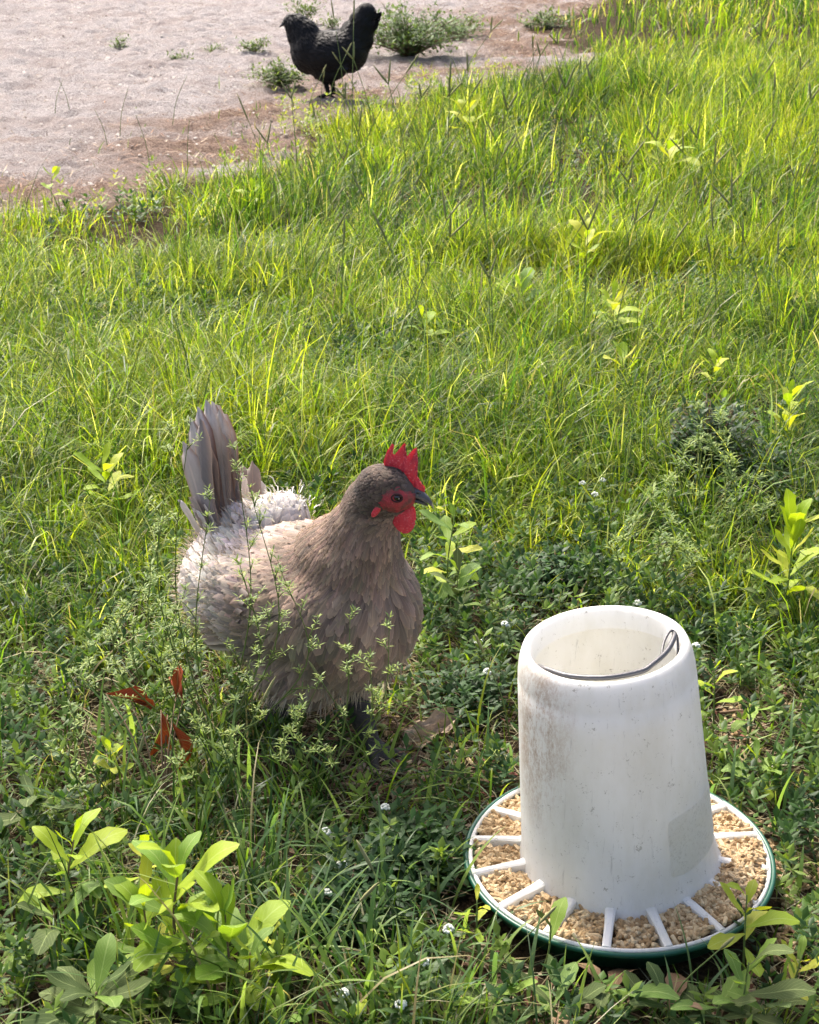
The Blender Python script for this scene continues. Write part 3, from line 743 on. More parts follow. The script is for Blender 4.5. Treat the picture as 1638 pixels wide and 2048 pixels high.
def outline_solid(poly, thick, y0=0, rows=0, wob=0.):
    """extrude an outline in XZ to a soft, pillowy solid about y = y0 (thin at its edge, thicker inside)"""
    bm = bmesh.new(); vs = [bm.verts.new((p[0], 0, p[1])) for p in poly]; f = bm.faces.new(vs)
    bmesh.ops.triangulate(bm, faces=[f]); bmesh.ops.subdivide_edges(bm, edges=bm.edges, cuts=2, use_grid_fill=True)
    bmesh.ops.triangulate(bm, faces=bm.faces)
    segs = [(Vector((*poly[i],)), Vector((*poly[(i + 1) % len(poly)],))) for i in range(len(poly))]
    def dist(p):
        b = 9
        for a, c in segs:
            d = c - a; t = max(0, min(1, (p - a).dot(d) / max(d.length_squared, 1e-12))); b = min(b, (p - a - d * t).length)
        return b
    n = len(bm.verts); bm.verts.ensure_lookup_table(); P = [v.co.copy() for v in bm.verts]; tri = [[v.index for v in f.verts] for f in bm.faces]
    bm.free(); V = []; F = []
    hh = [thick * min(1, (dist(Vector((p.x, p.z))) / (thick * 1.6) + 1e-6)) ** .55 + .0004 for p in P]
    for s in (-1, 1):
        for p, h in zip(P, hh): V.append((p.x, y0 + s * h * .5 + wob * math.sin(p.x * 160) * .3, p.z))
    for t in tri: F.append(tuple(t)); F.append(tuple(i + n for i in reversed(t)))
    return V, F

def build_grey_hen():
    hx = Vector((.150, 0, .386)); yaw = R(40)
    HM = Matrix.Translation(hx) @ Matrix.Rotation(yaw, 4, 'Z') @ Matrix.Rotation(R(4), 4, 'Y')
    hp = lambda x, y, z: tuple(HM @ Vector((x, y, z)))
    blobs = [((0, 0, .192), (.140, .112, .096), (0, R(-6), 0)), ((.078, 0, .190), (.092, .106, .104)), ((-.112, -.005, .180), (.088, .100, .088)),
             ((-.135, 0, .230), (.050, .050, .060)), ((-.02, .075, .19), (.11, .045, .072)), ((-.02, -.075, .19), (.11, .045, .072)),
             ((.080, 0, .262), (.075, .072, .070)), ((.105, 0, .305), (.052, .049, .055)), ((.120, .002, .345), (.0395, .037, .050)), ((.134, .006, .374), (.036, .034, .036)),
             (hp(0, 0, .002), (.036, .0265, .033)), (hp(.020, 0, -.004), (.022, .019, .021)), (hp(-.012, 0, .0), (.030, .026, .032)),
             ((.02, .052, .115), (.070, .052, .055)), ((.035, -.052, .115), (.070, .052, .055)), ((-.06, 0, .125), (.08, .075, .05))]
    legs = []
    feet = [((.062, .018), (.112, .004), -.15), ((-.000, -.050), (-.02, -.055), -.25)]
    for (kx, ky), (fx, fy), ya in feet:
        gzz = .010
        dz = .016; legs.append(([(kx, ky, .10), (kx + .004, ky, .065), (fx, fy, .022 - dz)], [.026, .020, .014]))
        for an, L in ((ya - .5, .058), (ya + .0, .070), (ya + .52, .056), (ya + math.pi - .25, .030)):
            dx, dy = math.cos(an), math.sin(an)
            legs.append(([(fx, fy, .020 - dz), (fx + dx * L * .4, fy + dy * L * .4, .013 - dz), (fx + dx * L, fy + dy * L, .006 - dz)], [.0105, .0078, .0052]))
            legs.append(([(fx + dx * L * .95, fy + dy * L * .95, .007 - dz), (fx + dx * (L + .012), fy + dy * (L + .012), .002 - dz)], [.0038, .0016]))
    me = body_mesh(blobs, legs, .0034, 26, .082)
    rx, ry = -.14, 1.885; DZ = .016
    root = thing('grey_hen', 'grey brown hen with red comb standing beside the white feeder', 'hen', (rx, ry, gzf(rx, ry) + .002 + .016), R(-42))
    me.name = 'body'; me.materials.clear(); me.materials.append(M_SKIN); me.materials.append(M_SHANK)
    for p in me.polygons: p.use_smooth = True; p.material_index = 1 if p.center.z < .088 and True else 0
    body = bpy.data.objects.new('body', me); COL.objects.link(body); body.parent = root
    bvh = BVHTree.FromPolygons([v.co for v in me.vertices], [p.vertices[:] for p in me.polygons])
    Hi = np.array(HM.inverted())
    def toh(P): return P @ Hi[:3, :3].T + Hi[:3, 3]
    def acc(P):
        q = toh(P); face = ((q[:, 0] - .017) / .021) ** 2 + ((q[:, 2] + .003) / .0175) ** 2 < 1
        lobe = ((q[:, 0] + .012) / .007) ** 2 + ((q[:, 2] + .018) / .010) ** 2 < 1
        front = (q[:, 0] > .026) & (P[:, 2] > .34)
        return (P[:, 2] > .085) & ~((face | lobe | front) & (np.abs(q[:, 1]) > .0) & (P[:, 2] > .34))
    def headw(P): q = toh(P); return np.clip((.058 - np.linalg.norm(q, axis=1)) / .02, 0, 1)
    def neckw(P): return np.clip((P[:, 2] - .235) / .06, 0, 1) * np.clip((P[:, 0] - .0) / .05, 0, 1)
    def spc(P): s = .0088 - .0042 * neckw(P) - .0018 * headw(P); return s
    P, Nn = place_feathers(me, 80000, spc, acc); n = len(P)
    hw, nw = headw(P), neckw(P); q = toh(P)
    D = np.zeros((n, 3)); brs = np.clip((P[:, 0] - .0) / .1, 0, 1) * (1 - nw)
    back = np.array([-1., 0, -.10]); down = np.array([-.25, 0, -1.]); nk = np.array([-.35, 0, -1.])
    D = back * (1 - brs)[:, None] + down * brs[:, None]; D = D * (1 - nw)[:, None] + nk * nw[:, None] * 1.2
    D[:, 1] += np.sign(P[:, 1]) * .22 * brs
    low = np.clip((.15 - P[:, 2]) / .05, 0, 1)[:, None]; D = D * (1 - low) + np.array([-.45, 0, -.9]) * low
    hd = np.array(HM.to_3x3() @ Vector((-1, 0, -.45))); D = D * (1 - hw)[:, None] + hd * hw[:, None]
    rear = np.clip((-P[:, 0] - .04) / .08, 0, 1); tailup = (rear * np.clip((P[:, 2] - .2) / .04, 0, 1))[:, None]
    D = D * (1 - tailup) + np.array([-.8, 0, .6]) * tailup
    L = .037 - .013 * nw - .014 * hw + .010 * rng.random(n) - .0; L = L * (1 - .55 * hw)
    W = .0172 * (1 - .54 * nw) * (1 - .35 * hw) * (.85 + .3 * rng.random(n))
    lift = (.0014 + .0026 * rng.random(n)) * (1 - .72 * np.maximum(nw, hw)) + .0015 * low[:, 0] * rng.random(n)
    c_head, c_neck, c_br, c_back, c_rear = [np.array(lin(*c)) for c in ((112, 94, 80), (150, 126, 108), (162, 139, 124), (186, 163, 146), (232, 224, 216))]
    topw = np.clip((P[:, 2] - .24) / .04, 0, 1) * (1 - nw)
    rw = np.clip((-P[:, 0] + .02) / .10, 0, 1)
    side = np.clip(-P[:, 1] / .1, 0, 1)
    C = c_br[None] * np.ones((n, 1)); C = C * (1 - topw)[:, None] + c_back * topw[:, None]; C = C * (1 - rw)[:, None] + c_rear * rw[:, None]
    C = C * (1 - nw)[:, None] + c_neck * nw[:, None]
    dk = np.clip(hw * 1.1 * (q[:, 2] > -.03), 0, 1)[:, None]; C = C * (1 - dk) + c_head * dk
    crown = np.clip((.015 - np.abs(q[:, 1])) / .012, 0, 1) * np.clip((q[:, 2] - .012) / .012, 0, 1) * np.clip((q[:, 0] + .012) / .015, 0, 1); C = C * (1 - .5 * (crown * hw)[:, None])
    pn = vnoise(P[:, 0] * 1 + P[:, 1], P[:, 2] - P[:, 1], 24, 5)
    C = C * (.34 + .62 * pn[:, None] + .66 * rng.random((n, 1))) * (1 + rng.normal(0, .035, (n, 3)))
    fl = np.exp(-(((P[:, 0] + .035) / .06) ** 2 + ((P[:, 2] - .135) / .035) ** 2))[:, None]; C = C * (1 - .6 * fl) + np.array(lin(214, 200, 190)) * .6 * fl
    mt = vnoise(P[:, 0] + P[:, 1], P[:, 2] * 1.2, 55, 2)[:, None]; C = C * (.72 + .5 * mt)
    fb = np.clip((P[:, 0] - .09) / .05, 0, 1)[:, None] * np.clip((.33 - P[:, 2]) / .05, 0, 1)[:, None] * np.clip((P[:, 2] - .2) / .05, 0, 1)[:, None]; C = C * (1 - .22 * fb)
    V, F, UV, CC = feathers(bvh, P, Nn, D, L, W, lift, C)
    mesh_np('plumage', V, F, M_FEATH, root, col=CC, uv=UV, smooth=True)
    # loose down along belly, thighs, rear and saddle, and fine ends that soften the outline
    k = rng.choice(n, 14000, replace=True); Pp, Nq, Dq = P[k], Nn[k], D[k]
    r2 = np.clip((-Pp[:, 0] - .02) / .08, 0, 1); lw = np.clip((.15 - Pp[:, 2]) / .05, 0, 1); wgt = np.maximum(r2, lw)
    kk = (rng.random(len(Pp)) < .12 + .88 * wgt) & (headw(Pp) < .2); Pp, Nq, Dq, wg = Pp[kk], Nq[kk], Dq[kk], wgt[kk]
    m = len(Pp); dirv = Dq / np.linalg.norm(Dq, axis=1)[:, None] + Nq * (.25 + .35 * rng.random((m, 1))) * (.3 + .7 * wg[:, None]) + rng.normal(0, .22, (m, 3)); dirv /= np.linalg.norm(dirv, axis=1)[:, None]
    Lf = (.010 + .012 * rng.random(m)) * (.5 + .7 * wg); sd_ = np.cross(dirv, Nq); sd_ /= np.linalg.norm(sd_, axis=1)[:, None] + 1e-9
    p0 = Pp + Nq * .003; wv = .00055
    V = np.stack([p0 - sd_ * wv, p0 + sd_ * wv, p0 + dirv * Lf[:, None] * .6 + sd_ * wv * .8 + np.array([0, 0, -.001]), p0 + dirv * Lf[:, None] * .6 - sd_ * wv * .8, p0 + dirv * Lf[:, None] + np.array([0, 0, -.004])], 1)
    F = (np.array([(0, 1, 2), (0, 2, 3), (3, 2, 4)])[None] + (np.arange(m) * 5)[:, None, None]).reshape(-1, 3)
    Cf = (np.array(lin(205, 190, 178)) * wg[:, None] + np.array(lin(150, 130, 118)) * (1 - wg[:, None])) * (.75 + .4 * rng.random((m, 1)))
    mesh_np('down', V.reshape(-1, 3), F, M_FLUFF, root, col=np.repeat(Cf, 5, 0))
    eV, eF = rnd_ellipsoid((-.088, .035, .262), (.040, .046, .036), n=12); eb = BVHTree.FromPolygons([Vector(v) for v in eV], eF)
    eo = bpy.data.meshes.new('tmp'); eo.from_pydata(eV, [], eF); eo.update()
    eP, eN = place_feathers(eo, 9000, lambda P: np.full(len(P), .0072), lambda P: P[:, 2] > .255); en = len(eP)
    eD = np.array([.15, .05, 1.]) + eN * .6 + rng.normal(0, .3, (en, 3)); eC = np.array(lin(212, 206, 202)) * (.85 + .25 * rng.random((en, 1)))
    eV, eF, eU, eC = feathers(eb, eP, eN, eD, .022 + .010 * rng.random(en), np.full(en, .019), .003 + .005 * rng.random(en), eC, ruff=.25)
    o = mesh_np('saddle_feathers', eV, eF, M_FEATH, root, col=eC, uv=eU, smooth=True); o['label'] = 'soft whitish grey feathers bunched in front of the tail'
    # white saddle fluff standing up before the tail
    m = 400; a = rng.normal(0, 1, (m, 3)) * np.array([.020, .024, .012]); c0 = np.array([-.088, .035, .280]); p0 = c0 + a
    dirv = a / .024 * .5 + np.array([-.15, .1, .7]) + rng.normal(0, .3, (m, 3)); dirv /= np.linalg.norm(dirv, axis=1)[:, None]; Lf = .006 + .012 * rng.random(m)
    sd_ = np.cross(dirv, rng.normal(0, 1, (m, 3))); sd_ /= np.linalg.norm(sd_, axis=1)[:, None]; wv = .0009
    V = np.stack([p0 - sd_ * wv, p0 + sd_ * wv, p0 + dirv * Lf[:, None] * .6 + sd_ * wv, p0 + dirv * Lf[:, None] * .6 - sd_ * wv, p0 + dirv * Lf[:, None] + np.array([-.006, 0, -.004])], 1)
    F = (np.array([(0, 1, 2), (0, 2, 3), (3, 2, 4)])[None] + (np.arange(m) * 5)[:, None, None]).reshape(-1, 3)
    o = mesh_np('saddle_fluff', V.reshape(-1, 3), F, M_FLUFF, root, col=np.repeat(np.array(lin(240, 236, 236)) * (.8 + .4 * rng.random((m, 1))), 5, 0)); o['label'] = 'pale silvery fluff standing up in front of the tail'
    # tail: upright fan of quills
    tg, tb = lin(190, 186, 184), lin(176, 150, 134)
    tb0 = Vector((-.150, -.018, .240))
    spec = [(-.030, -30, .135, .046, lin(190, 180, 176), lin(150, 126, 112)), (.026, -8, .160, .046, lin(210, 205, 205), lin(140, 110, 92)), (.0, 10, .172, .046, tg, tb), (-.012, -12, .176, .046, lin(186, 182, 186), lin(130, 100, 84)), (-.020, -22, .165, .042, tg, lin(124, 98, 84)), (.012, -14, .180, .044, lin(206, 202, 204), lin(128, 98, 80)), (-.004, -5, .185, .046, tg, lin(170, 160, 155)), (.022, 0, .172, .042, tg, tb), (-.026, 6, .168, .042, lin(140, 132, 132), tb),
            (.006, 14, .150, .042, tg, tb), (-.014, 24, .128, .040, lin(150, 140, 136), tb), (.020, 30, .110, .040, lin(170, 156, 146), tb)]
    for (yy, an, L_, W_, c1, c2) in spec:
        th = R(88 - an * .9); d = Vector((-.10 + math.cos(th) * .42, yy * 1.7, math.sin(th)))
        quill_obj('tail_feather', root, M_FEATH, L_ + .034, W_, .03, .02 * (1 if yy > 0 else -1), tb0 + Vector((-an * .0006, yy * .8, -.02)), d, Vector((.75, -.65 if yy < 0 else .2, .1)).cross(d) if False else Vector((1, 0, .2)), c1, c2)
    for i in range(26):                    # short coverts wrapped round the tail root
        a = random.uniform(-1, 1); s_ = random.choice((-1, 1)); yb = s_ * random.uniform(.015, .042); xb = -.142 + random.uniform(-.03, .008)
        d = Vector((-.25 - (xb + .135) * -6, yb * 6, .9)); c_ = lin(*random.choice(((196, 182, 172), (176, 160, 150), (150, 134, 126), (214, 206, 200))))
        quill_obj('tail_covert', root, M_FEATH, random.uniform(.05, .085), .026, .04, .0, Vector((xb, yb, .232 + random.uniform(-.01, .02))), d, Vector((1, .4 * s_, .3)), c_, c_)
    # folded wing feathers, tips at the flank
    for s_ in (-1, 1):
        for i in range(7):
            z = .235 - i * .013; b_ = Vector((.010 - i * .004, s_ * (.117 + .006 * math.sin(i * .6)), z)); d = Vector((-1, -s_ * .22, -.20 - .03 * i))
            c_ = lin(168 - 4 * i, 150 - 4 * i, 138 - 4 * i)
            quill_obj('wing_feather', root, M_FEATH, .115 - i * .004, .024, -.06, -.10 * s_ if s_ < 0 else .10, b_, d, Vector((.1, 0, 1)), c_, lin(206, 192, 180))
    # head furniture, all in the head's own frame
    def hpart(name, V, F, mat, sm=True): return mesh_py(name, [HM @ Vector(v) for v in V], F, mat, root, sm)
    ex, ez = .008, .004
    comb = [(-.006, .026), (-.010, .036), (-.0105, .050), (-.0075, .0605), (-.0045, .058), (-.0025, .047), (.0005, .0455), (.0035, .054), (.0065, .0625), (.0095, .060), (.0105, .049), (.0125, .0425), (.0160, .045), (.0205, .0555), (.0240, .0575), (.0245, .049), (.0220, .038),
            (.0235, .0345), (.0285, .0405), (.0315, .0395), (.0305, .031), (.0290, .0235), (.0330, .024), (.0350, .019), (.036, .013), (.041, .010), (.0455, .006), (.0455, -.001), (.041, -.004), (.036, -.003), (.031, .004), (.024, .014), (.014, .022), (.004, .026)]
    comb = [(x + ex - .006 + max(0, z - .03) * .28, z + ez - .001) for x, z in comb]
    hpart('comb', *outline_solid(comb, .0075, 0, wob=.001), M_RED)
    for s_ in (-1, 1):
        wat = []
        for i in range(20):
            a = 2 * math.pi * i / 20; rr = 1 + .05 * math.sin(3 * a + s_); wat.append((.025 + .0145 * rr * math.cos(a) * (1.05 if math.sin(a) < 0 else .9), -.0335 + .0185 * rr * math.sin(a)))
        hpart('wattle', *outline_solid(wat, .0055, s_ * .0085, wob=.002), M_RED)
        # bare face skin
        V = []; F = []; nr, na = 6, 28
        for j in range(nr + 1):
            for i in range(na):
                a = 2 * math.pi * i / na; rr = j / nr; w_ = 1 + .06 * math.sin(4 * a)
                p = HM @ Vector((.016 + .0245 * rr * w_ * math.cos(a), s_ * .06, -.003 + .0195 * rr * w_ * math.sin(a) * (1 if math.cos(a) < .2 else .75)))
                dr = HM.to_3x3() @ Vector((0, -s_, 0)); loc, no, _, dd = bvh.ray_cast(p, dr)
                if loc is None: loc, no, _, dd = bvh.find_nearest(HM @ Vector((.03, s_ * .01, -.005)))
                V.append(loc + no * (.0022 * (1 - rr ** 3) + .0002))
        for j in range(nr):
            for i in range(na): F.append((j * na + i, j * na + (i + 1) % na, (j + 1) * na + (i + 1) % na, (j + 1) * na + i))
        face = mesh_py('face', V, F, M_FACE, root)
        V, F = rnd_ellipsoid((-.0105, s_ * .0235, -.0185), (.0042, .0026, .0100), (0, .5, 0), 8); hpart('earlobe', V, F, M_RED)
        # eye with lids
        e0 = HM @ Vector((ex + .006, s_ * .06, ez)); loc, no, _, _ = bvh.ray_cast(e0, HM.to_3x3() @ Vector((0, -s_, 0)))
        ec = HM.inverted() @ loc
        V, F = rnd_ellipsoid((ec.x, ec.y - s_ * .0012, ec.z), (.0058, .0052, .0050), n=10); hpart('eye', V, F, M_EYE).parent = face
        A = Acc()
        ringp = [(ec.x + .0066 * math.cos(t), ec.y + s_ * .0022, ec.z + .0050 * math.sin(t)) for t in np.linspace(0, 2 * math.pi, 22)]
        A.tube(ringp, .0013, 6); hpart('eyelid', A.V, A.F, M_LID).parent = face
    # beak halves
    V = []; F = []; nn = 12
    secs = [(.030, .0115, .0110, .001), (.038, .0100, .0098, -.0005), (.046, .0080, .0084, -.0035), (.053, .0056, .0066, -.0080), (.0575, .0034, .0046, -.0125), (.0610, .0010, .0016, -.0180)]
    for (x, ry_, rz_, zc) in secs:
        for k in range(nn): a = 2 * math.pi * k / nn; V.append((x, ry_ * math.cos(a), zc - .002 + rz_ * (math.sin(a) if math.sin(a) > 0 else .25 * math.sin(a))))
    for i in range(len(secs) - 1):
        for k in range(nn): F.append((i * nn + k, i * nn + (k + 1) % nn, (i + 1) * nn + (k + 1) % nn, (i + 1) * nn + k))
    F.append(tuple(range(60, 72))); o = UB = hpart('upper_beak', V, F, [M_BEAK, M_BTIP])
    for p in o.data.polygons:
        if p.index >= 48: p.material_index = 1
    V = []; F = []
    secs = [(.030, .0088, .0060, -.0060), (.039, .0072, .0048, -.0080), (.047, .0050, .0036, -.0112), (.0530, .0022, .0018, -.0150)]
    for (x, ry_, rz_, zc) in secs:
        for k in range(nn): a = 2 * math.pi * k / nn; V.append((x, ry_ * math.cos(a), zc + rz_ * (math.sin(a) if math.sin(a) < 0 else .3 * math.sin(a))))
    for i in range(len(secs) - 1):
        for k in range(nn): F.append((i * nn + k, i * nn + (k + 1) % nn, (i + 1) * nn + (k + 1) % nn, (i + 1) * nn + k))
    F.append(tuple(range(36, 48))); hpart('lower_beak', V, F, M_BEAK)
    for s_ in (-1, 1):
        V, F = rnd_ellipsoid((.040, s_ * .0084, .0035), (.0030, .0012, .0012), n=6); hpart('nostril', V, F, M_EYE).parent = UB
    # shank feathers
    B = []
build_grey_hen()

def build_black_hen():
    blobs = [((0, 0, .195), (.140, .11, .102), (0, R(4), 0)), ((.085, 0, .21), (.085, .092, .105)), ((-.10, 0, .215), (.085, .092, .10)), ((-.02, .06, .19), (.10, .045, .065)), ((-.02, -.06, .19), (.10, .045, .065)),
             ((.110, 0, .275), (.075, .062, .075)), ((.140, 0, .315), (.056, .048, .056)), ((.162, 0, .338), (.042, .034, .038)), ((.190, 0, .325), (.018, .016, .016)),
             ((-.135, 0, .27), (.075, .06, .085), (0, R(20), 0)), ((-.160, 0, .325), (.060, .05, .07), (0, R(10), 0)), ((-.180, 0, .375), (.045, .036, .045)), ((0, .035, .12), (.07, .05, .045)), ((-.01, -.035, .12), (.07, .05, .045))]
    legs = []
    for fx, fy, kx in ((-.005, .03, .005), (-.022, -.03, -.012)):
        legs.append(([(kx, fy, .11), (kx, fy, .07), (fx, fy, .018)], [.018, .013, .010]))
        for an, L in ((-.5, .05), (0, .06), (.5, .05), (math.pi, .028)):
            legs.append(([(fx, fy, .016), (fx + math.cos(an) * L, fy + math.sin(an) * L, .006)], [.008, .004]))
    me = body_mesh(blobs, legs, .005, 12, .075)
    g = G(657, 193)
    root = thing('black_hen', 'black hen with upright tail walking on the sandy path', 'hen', (g.x, g.y, gzf(g.x, g.y) + .004), R(180 - 6)); root.scale = (1.05, 1.05, 1.05)
    me.name = 'body'; me.materials.clear(); me.materials.append(M_BSKIN)
    for p in me.polygons: p.use_smooth = True
    body = bpy.data.objects.new('body', me); COL.objects.link(body); body.parent = root
    bvh = BVHTree.FromPolygons([v.co for v in me.vertices], [p.vertices[:] for p in me.polygons])
    P, Nn = place_feathers(me, 20000, lambda P: np.where(P[:, 2] > .28, .008, .011), lambda P: (P[:, 2] > .075) & (P[:, 0] < .195)); n = len(P)
    nw = (np.clip((P[:, 2] - .23) / .05, 0, 1) * (P[:, 0] > 0))[:, None]; tw = np.clip((-P[:, 0] - .09) / .04, 0, 1)[:, None] * np.clip((P[:, 2] - .2) / .05, 0, 1)[:, None]
    D = np.array([-1, 0, -.25]) * (1 - nw) + np.array([-.6, 0, -1]) * nw; D = D * (1 - tw) + np.array([-.5, 0, .8]) * tw
    C = np.tile(np.array([(.006, .006, .007)]), (n, 1)) * (.7 + .8 * rng.random((n, 1)))
    V, F, UV, CC = feathers(bvh, P, Nn, D, .045 - .018 * nw[:, 0] + .01 * rng.random(n), .020 - .008 * nw[:, 0], .003 + .004 * rng.random(n), C, rows=5)
    mesh_np('plumage', V, F, M_BFEATH, root, col=CC, uv=UV, smooth=True)
    for i in range(16):
        a = random.uniform(-18, 34); yb = random.uniform(-.028, .028); th = R(100 - a * 1.0)
        quill_obj('tail_feather', root, M_BFEATH, random.uniform(.10, .145), .036, -.22, .0, Vector((-.145 - random.uniform(0, .03), yb, .265 + random.uniform(-.01, .02))), Vector((math.cos(th) * 1.1 - .12, yb * 3, math.sin(th))), Vector((1, 0, .2)), (.011, .011, .013))
    for s_ in (-1, 1):
        for i in range(6):
            quill_obj('wing_feather', root, M_BFEATH, .12, .026, -.05, .0, Vector((.03 - .006 * i, s_ * .098, .235 - .014 * i)), Vector((-1, -s_ * .12, -.12)), Vector((0, 0, 1)), (.013, .014, .019))
        V, F = rnd_ellipsoid((.188, s_ * .020, .338), (.004, .003, .004), n=6); mesh_py('eye', V, F, M_EYE, root)
    mesh_py('beak', *tube([(.200, 0, .328), (.212, 0, .321), (.224, 0, .311)], [.009, .006, .001], 8), M_BEAK, root)
    cb = [(.165, .365), (.172, .372), (.178, .366), (.186, .370), (.192, .360), (.202, .352), (.200, .343), (.185, .350)]
    mesh_py('comb', *outline_solid(cb, .006), mat_simple('dark_red_comb', (.07, .010, .012), .6), root)
build_black_hen()

# ------------------------------------------------------------------ broad-leaved seedlings
def leaf_mesh(name, mat, wide=.36, teeth=.0, bend=.25, fold=.12, rows=9, seed=0, tipround=.75):
    """unit-length leaf along +X, broadest beyond the middle"""
    r_ = random.Random(seed); V = []; F = []; uv = []
    for i in range(rows):
        t = i / (rows - 1)
        w_ = wide * .5 * float(np.interp(t, [0, .1, .3, .5, .65, .8, .9, .96, 1], [.05, .15, .48, .80, .98, 1., .86, .66, .30]))
        if teeth and .45 < t < .97: w_ *= 1 + teeth * (1 if i % 2 else -1)
        z = -bend * t * t + .04 * math.sin(t * 7 + seed)
        for u in (-1, 0, 1):
            V.append((t + (.03 if u == 0 else 0), u * w_ * (1 + r_.uniform(-.05, .05)), z + fold * abs(u) * w_ * 2.2 + (r_.uniform(-.012, .012) if u else 0))); uv.append(((u + 1) / 2, t))
    for i in range(rows - 1):
        for k in range(2): q = i * 3 + k; F.append((q, q + 1, q + 4, q + 3))
    me = bpy.data.meshes.new(name); me.from_pydata(V, [], F); me.materials.append(mat)
    l = me.uv_layers.new(name='UVMap')
    for lo in me.loops: l.data[lo.index].uv = uv[lo.vertex_index]
    for p in me.polygons: p.use_smooth = True
    return me
LEAF = {}
for key, m in M_LEAF.items():
    LEAF[key] = [leaf_mesh('leaf', m, .29 + .045 * j, .09 if j % 2 else .04, .12 + .14 * j, .10 + .05 * (j % 2), seed=j) for j in range(4)]
LEAF['rust'] = [leaf_mesh('leaf', M_LEAF['rust'], .36, .05, .35 + .2 * j, .75, seed=j + 9) for j in range(3)]
def put_leaf(parent, key, pos, az, el, L, roll=0., label=None):
    o = bpy.data.objects.new('leaf', random.choice(LEAF[key])); COL.objects.link(o); o.parent = parent
    m = Matrix.Rotation(az, 4, 'Z') @ Matrix.Rotation(-el, 4, 'Y') @ Matrix.Rotation(roll, 4, 'X')
    o.matrix_local = Matrix.Translation(pos) @ m @ Matrix.Scale(L, 4)
    if label: o['label'] = label
    return o
def sapling(label, base, top, n, L, key='bright', mixk=None, lo=.35, stem_r=.0016, brown=False, spread=0., group=None, cat='seedling', name='seedling', el=(20, 72)):
    """base and top are world points; leaves crowd towards the top"""
    base = Vector(base); base.z = gzf(base.x, base.y); h = Vector(top) - base
    root = thing(name, label, cat, base, group=group)
    mid = h * .5 + Vector((random.uniform(-.1, .1), random.uniform(-.1, .1), 0)) * h.length
    path = spline([(0, 0, -.005), mid, h], 8); mesh_py('stem', *tube(path, [stem_r * (1 - .5 * i / 8) for i in range(9)], 6), M_STEM_B if brown else M_STEM_G, root)
    a = random.uniform(0, 6.28)
    for i in range(n):
        t = lo + (1 - lo) * (i + .5) / n; p = path[min(8, int(t * 8))].lerp(path[min(8, int(t * 8) + 1)], t * 8 % 1)
        a += 2.4 + random.uniform(-.3, .3); e = R(el[0] + (el[1] - el[0]) * ((t - lo) / (1 - lo)) ** 1.2 + random.uniform(-12, 12))
        k = key if not mixk or random.random() < .6 else random.choice(mixk)
        put_leaf(root, k, p, a, e, L * random.uniform(.65, 1.1) * (1 if i < n - 2 else .75), random.uniform(-.4, .4))
    return root
def S2(px, py, h, topx=None):              # stem base found from where the plant's top shows
    t = G(topx or px, py, h); return (t.x, t.y, 0), t
def sap(label, px, py, h, n, L, **k):
    """(px,py) = top of the plant in the photograph, h = its height above ground"""
    b, t = S2(px, py, h); return sapling(label, b, t + Vector((random.uniform(-.01, .01), 0, 0)), n, L, **k)

# foreground left group
sap('tall bright green seedling with the biggest leaves, in the corner below the red leaves', 352, 1730, .16, 14, .076, key='bright', mixk=['green', 'spotted'], lo=.2, stem_r=.0024, brown=True, el=(30, 86))
sap('green seedling with yellow spotted toothed leaves leaning right of the tallest one', 462, 1830, .12, 12, .074, key='spotted', mixk=['green', 'bright'], lo=.15, stem_r=.002, brown=True, el=(30, 86))
sap('slim pale seedling with upright narrow leaves against the edge of the photograph', 138, 1680, .125, 11, .066, key='bright', mixk=['green'], brown=True)
sap('shrubby plant with dull grey green leaves spreading low in the corner', 190, 1985, .075, 24, .074, key='dull', mixk=['green'], lo=.15, stem_r=.0026, brown=True, el=(5, 50))
sap('dull olive leafed plant crouching under the tall bright seedling', 330, 1990, .05, 11, .066, key='dull', mixk=['green'], lo=.1, stem_r=.0022, brown=True, el=(5, 45))
sap('low plant with grey backed leaves reaching in above the slim pale seedling', 70, 1590, .07, 6, .075, key='dull', el=(5, 40))
sap('small yellow green seedling just below the rust red leaves', 215, 1500, .08, 9, .036, key='yellow', mixk=['bright'])
sap('seedling with two upright spoon shaped leaves between red leaves and spotted seedling', 330, 1570, .06, 4, .036, key='bright', mixk=['green'])
sap('pale yellow star shaped sprout beside the white flowers', 560, 1850, .085, 6, .036, key='yellow', el=(5, 60))
sap('sprout with one bright lime leaf at the bottom edge of the photograph', 722, 2030, .06, 3, .040, key='bright')
sap('sprout with narrow upright leaves left of the lime leafed sprout', 565, 2010, .07, 3, .046, key='green', mixk=['bright'], el=(60, 88))
sap('yellow green seedling left of the grey hen tail', 200, 935, .12, 12, .062, key='bright', mixk=['yellow'], el=(25, 70))
sap('yellowing seedling at the edge where the sand begins', 100, 345, .14, 7, .07, key='yellow', mixk=['bright'])
sap('bright upright seedling just left of the tallest one in the corner', 290, 1795, .115, 10, .068, key='bright', mixk=['green', 'yellow'], lo=.15, brown=True, el=(30, 85))
sap('green seedling with upright toothed leaves in front of the tallest one', 385, 1870, .095, 10, .068, key='spotted', mixk=['bright', 'green'], lo=.15, brown=True, el=(35, 85))
sap('bright seedling squeezed between the tallest one and the white flowers', 500, 1905, .085, 9, .066, key='bright', mixk=['green'], brown=True)
sap('green plant under the slim pale seedling at the photo edge', 110, 1830, .07, 9, .060, key='green', mixk=['dull'], brown=True, el=(10, 60))
sap('small bright seedling above the tallest one, with a dark red leaf on top', 290, 1690, .13, 4, .045, key='bright', mixk=['yellow'], lo=.6)
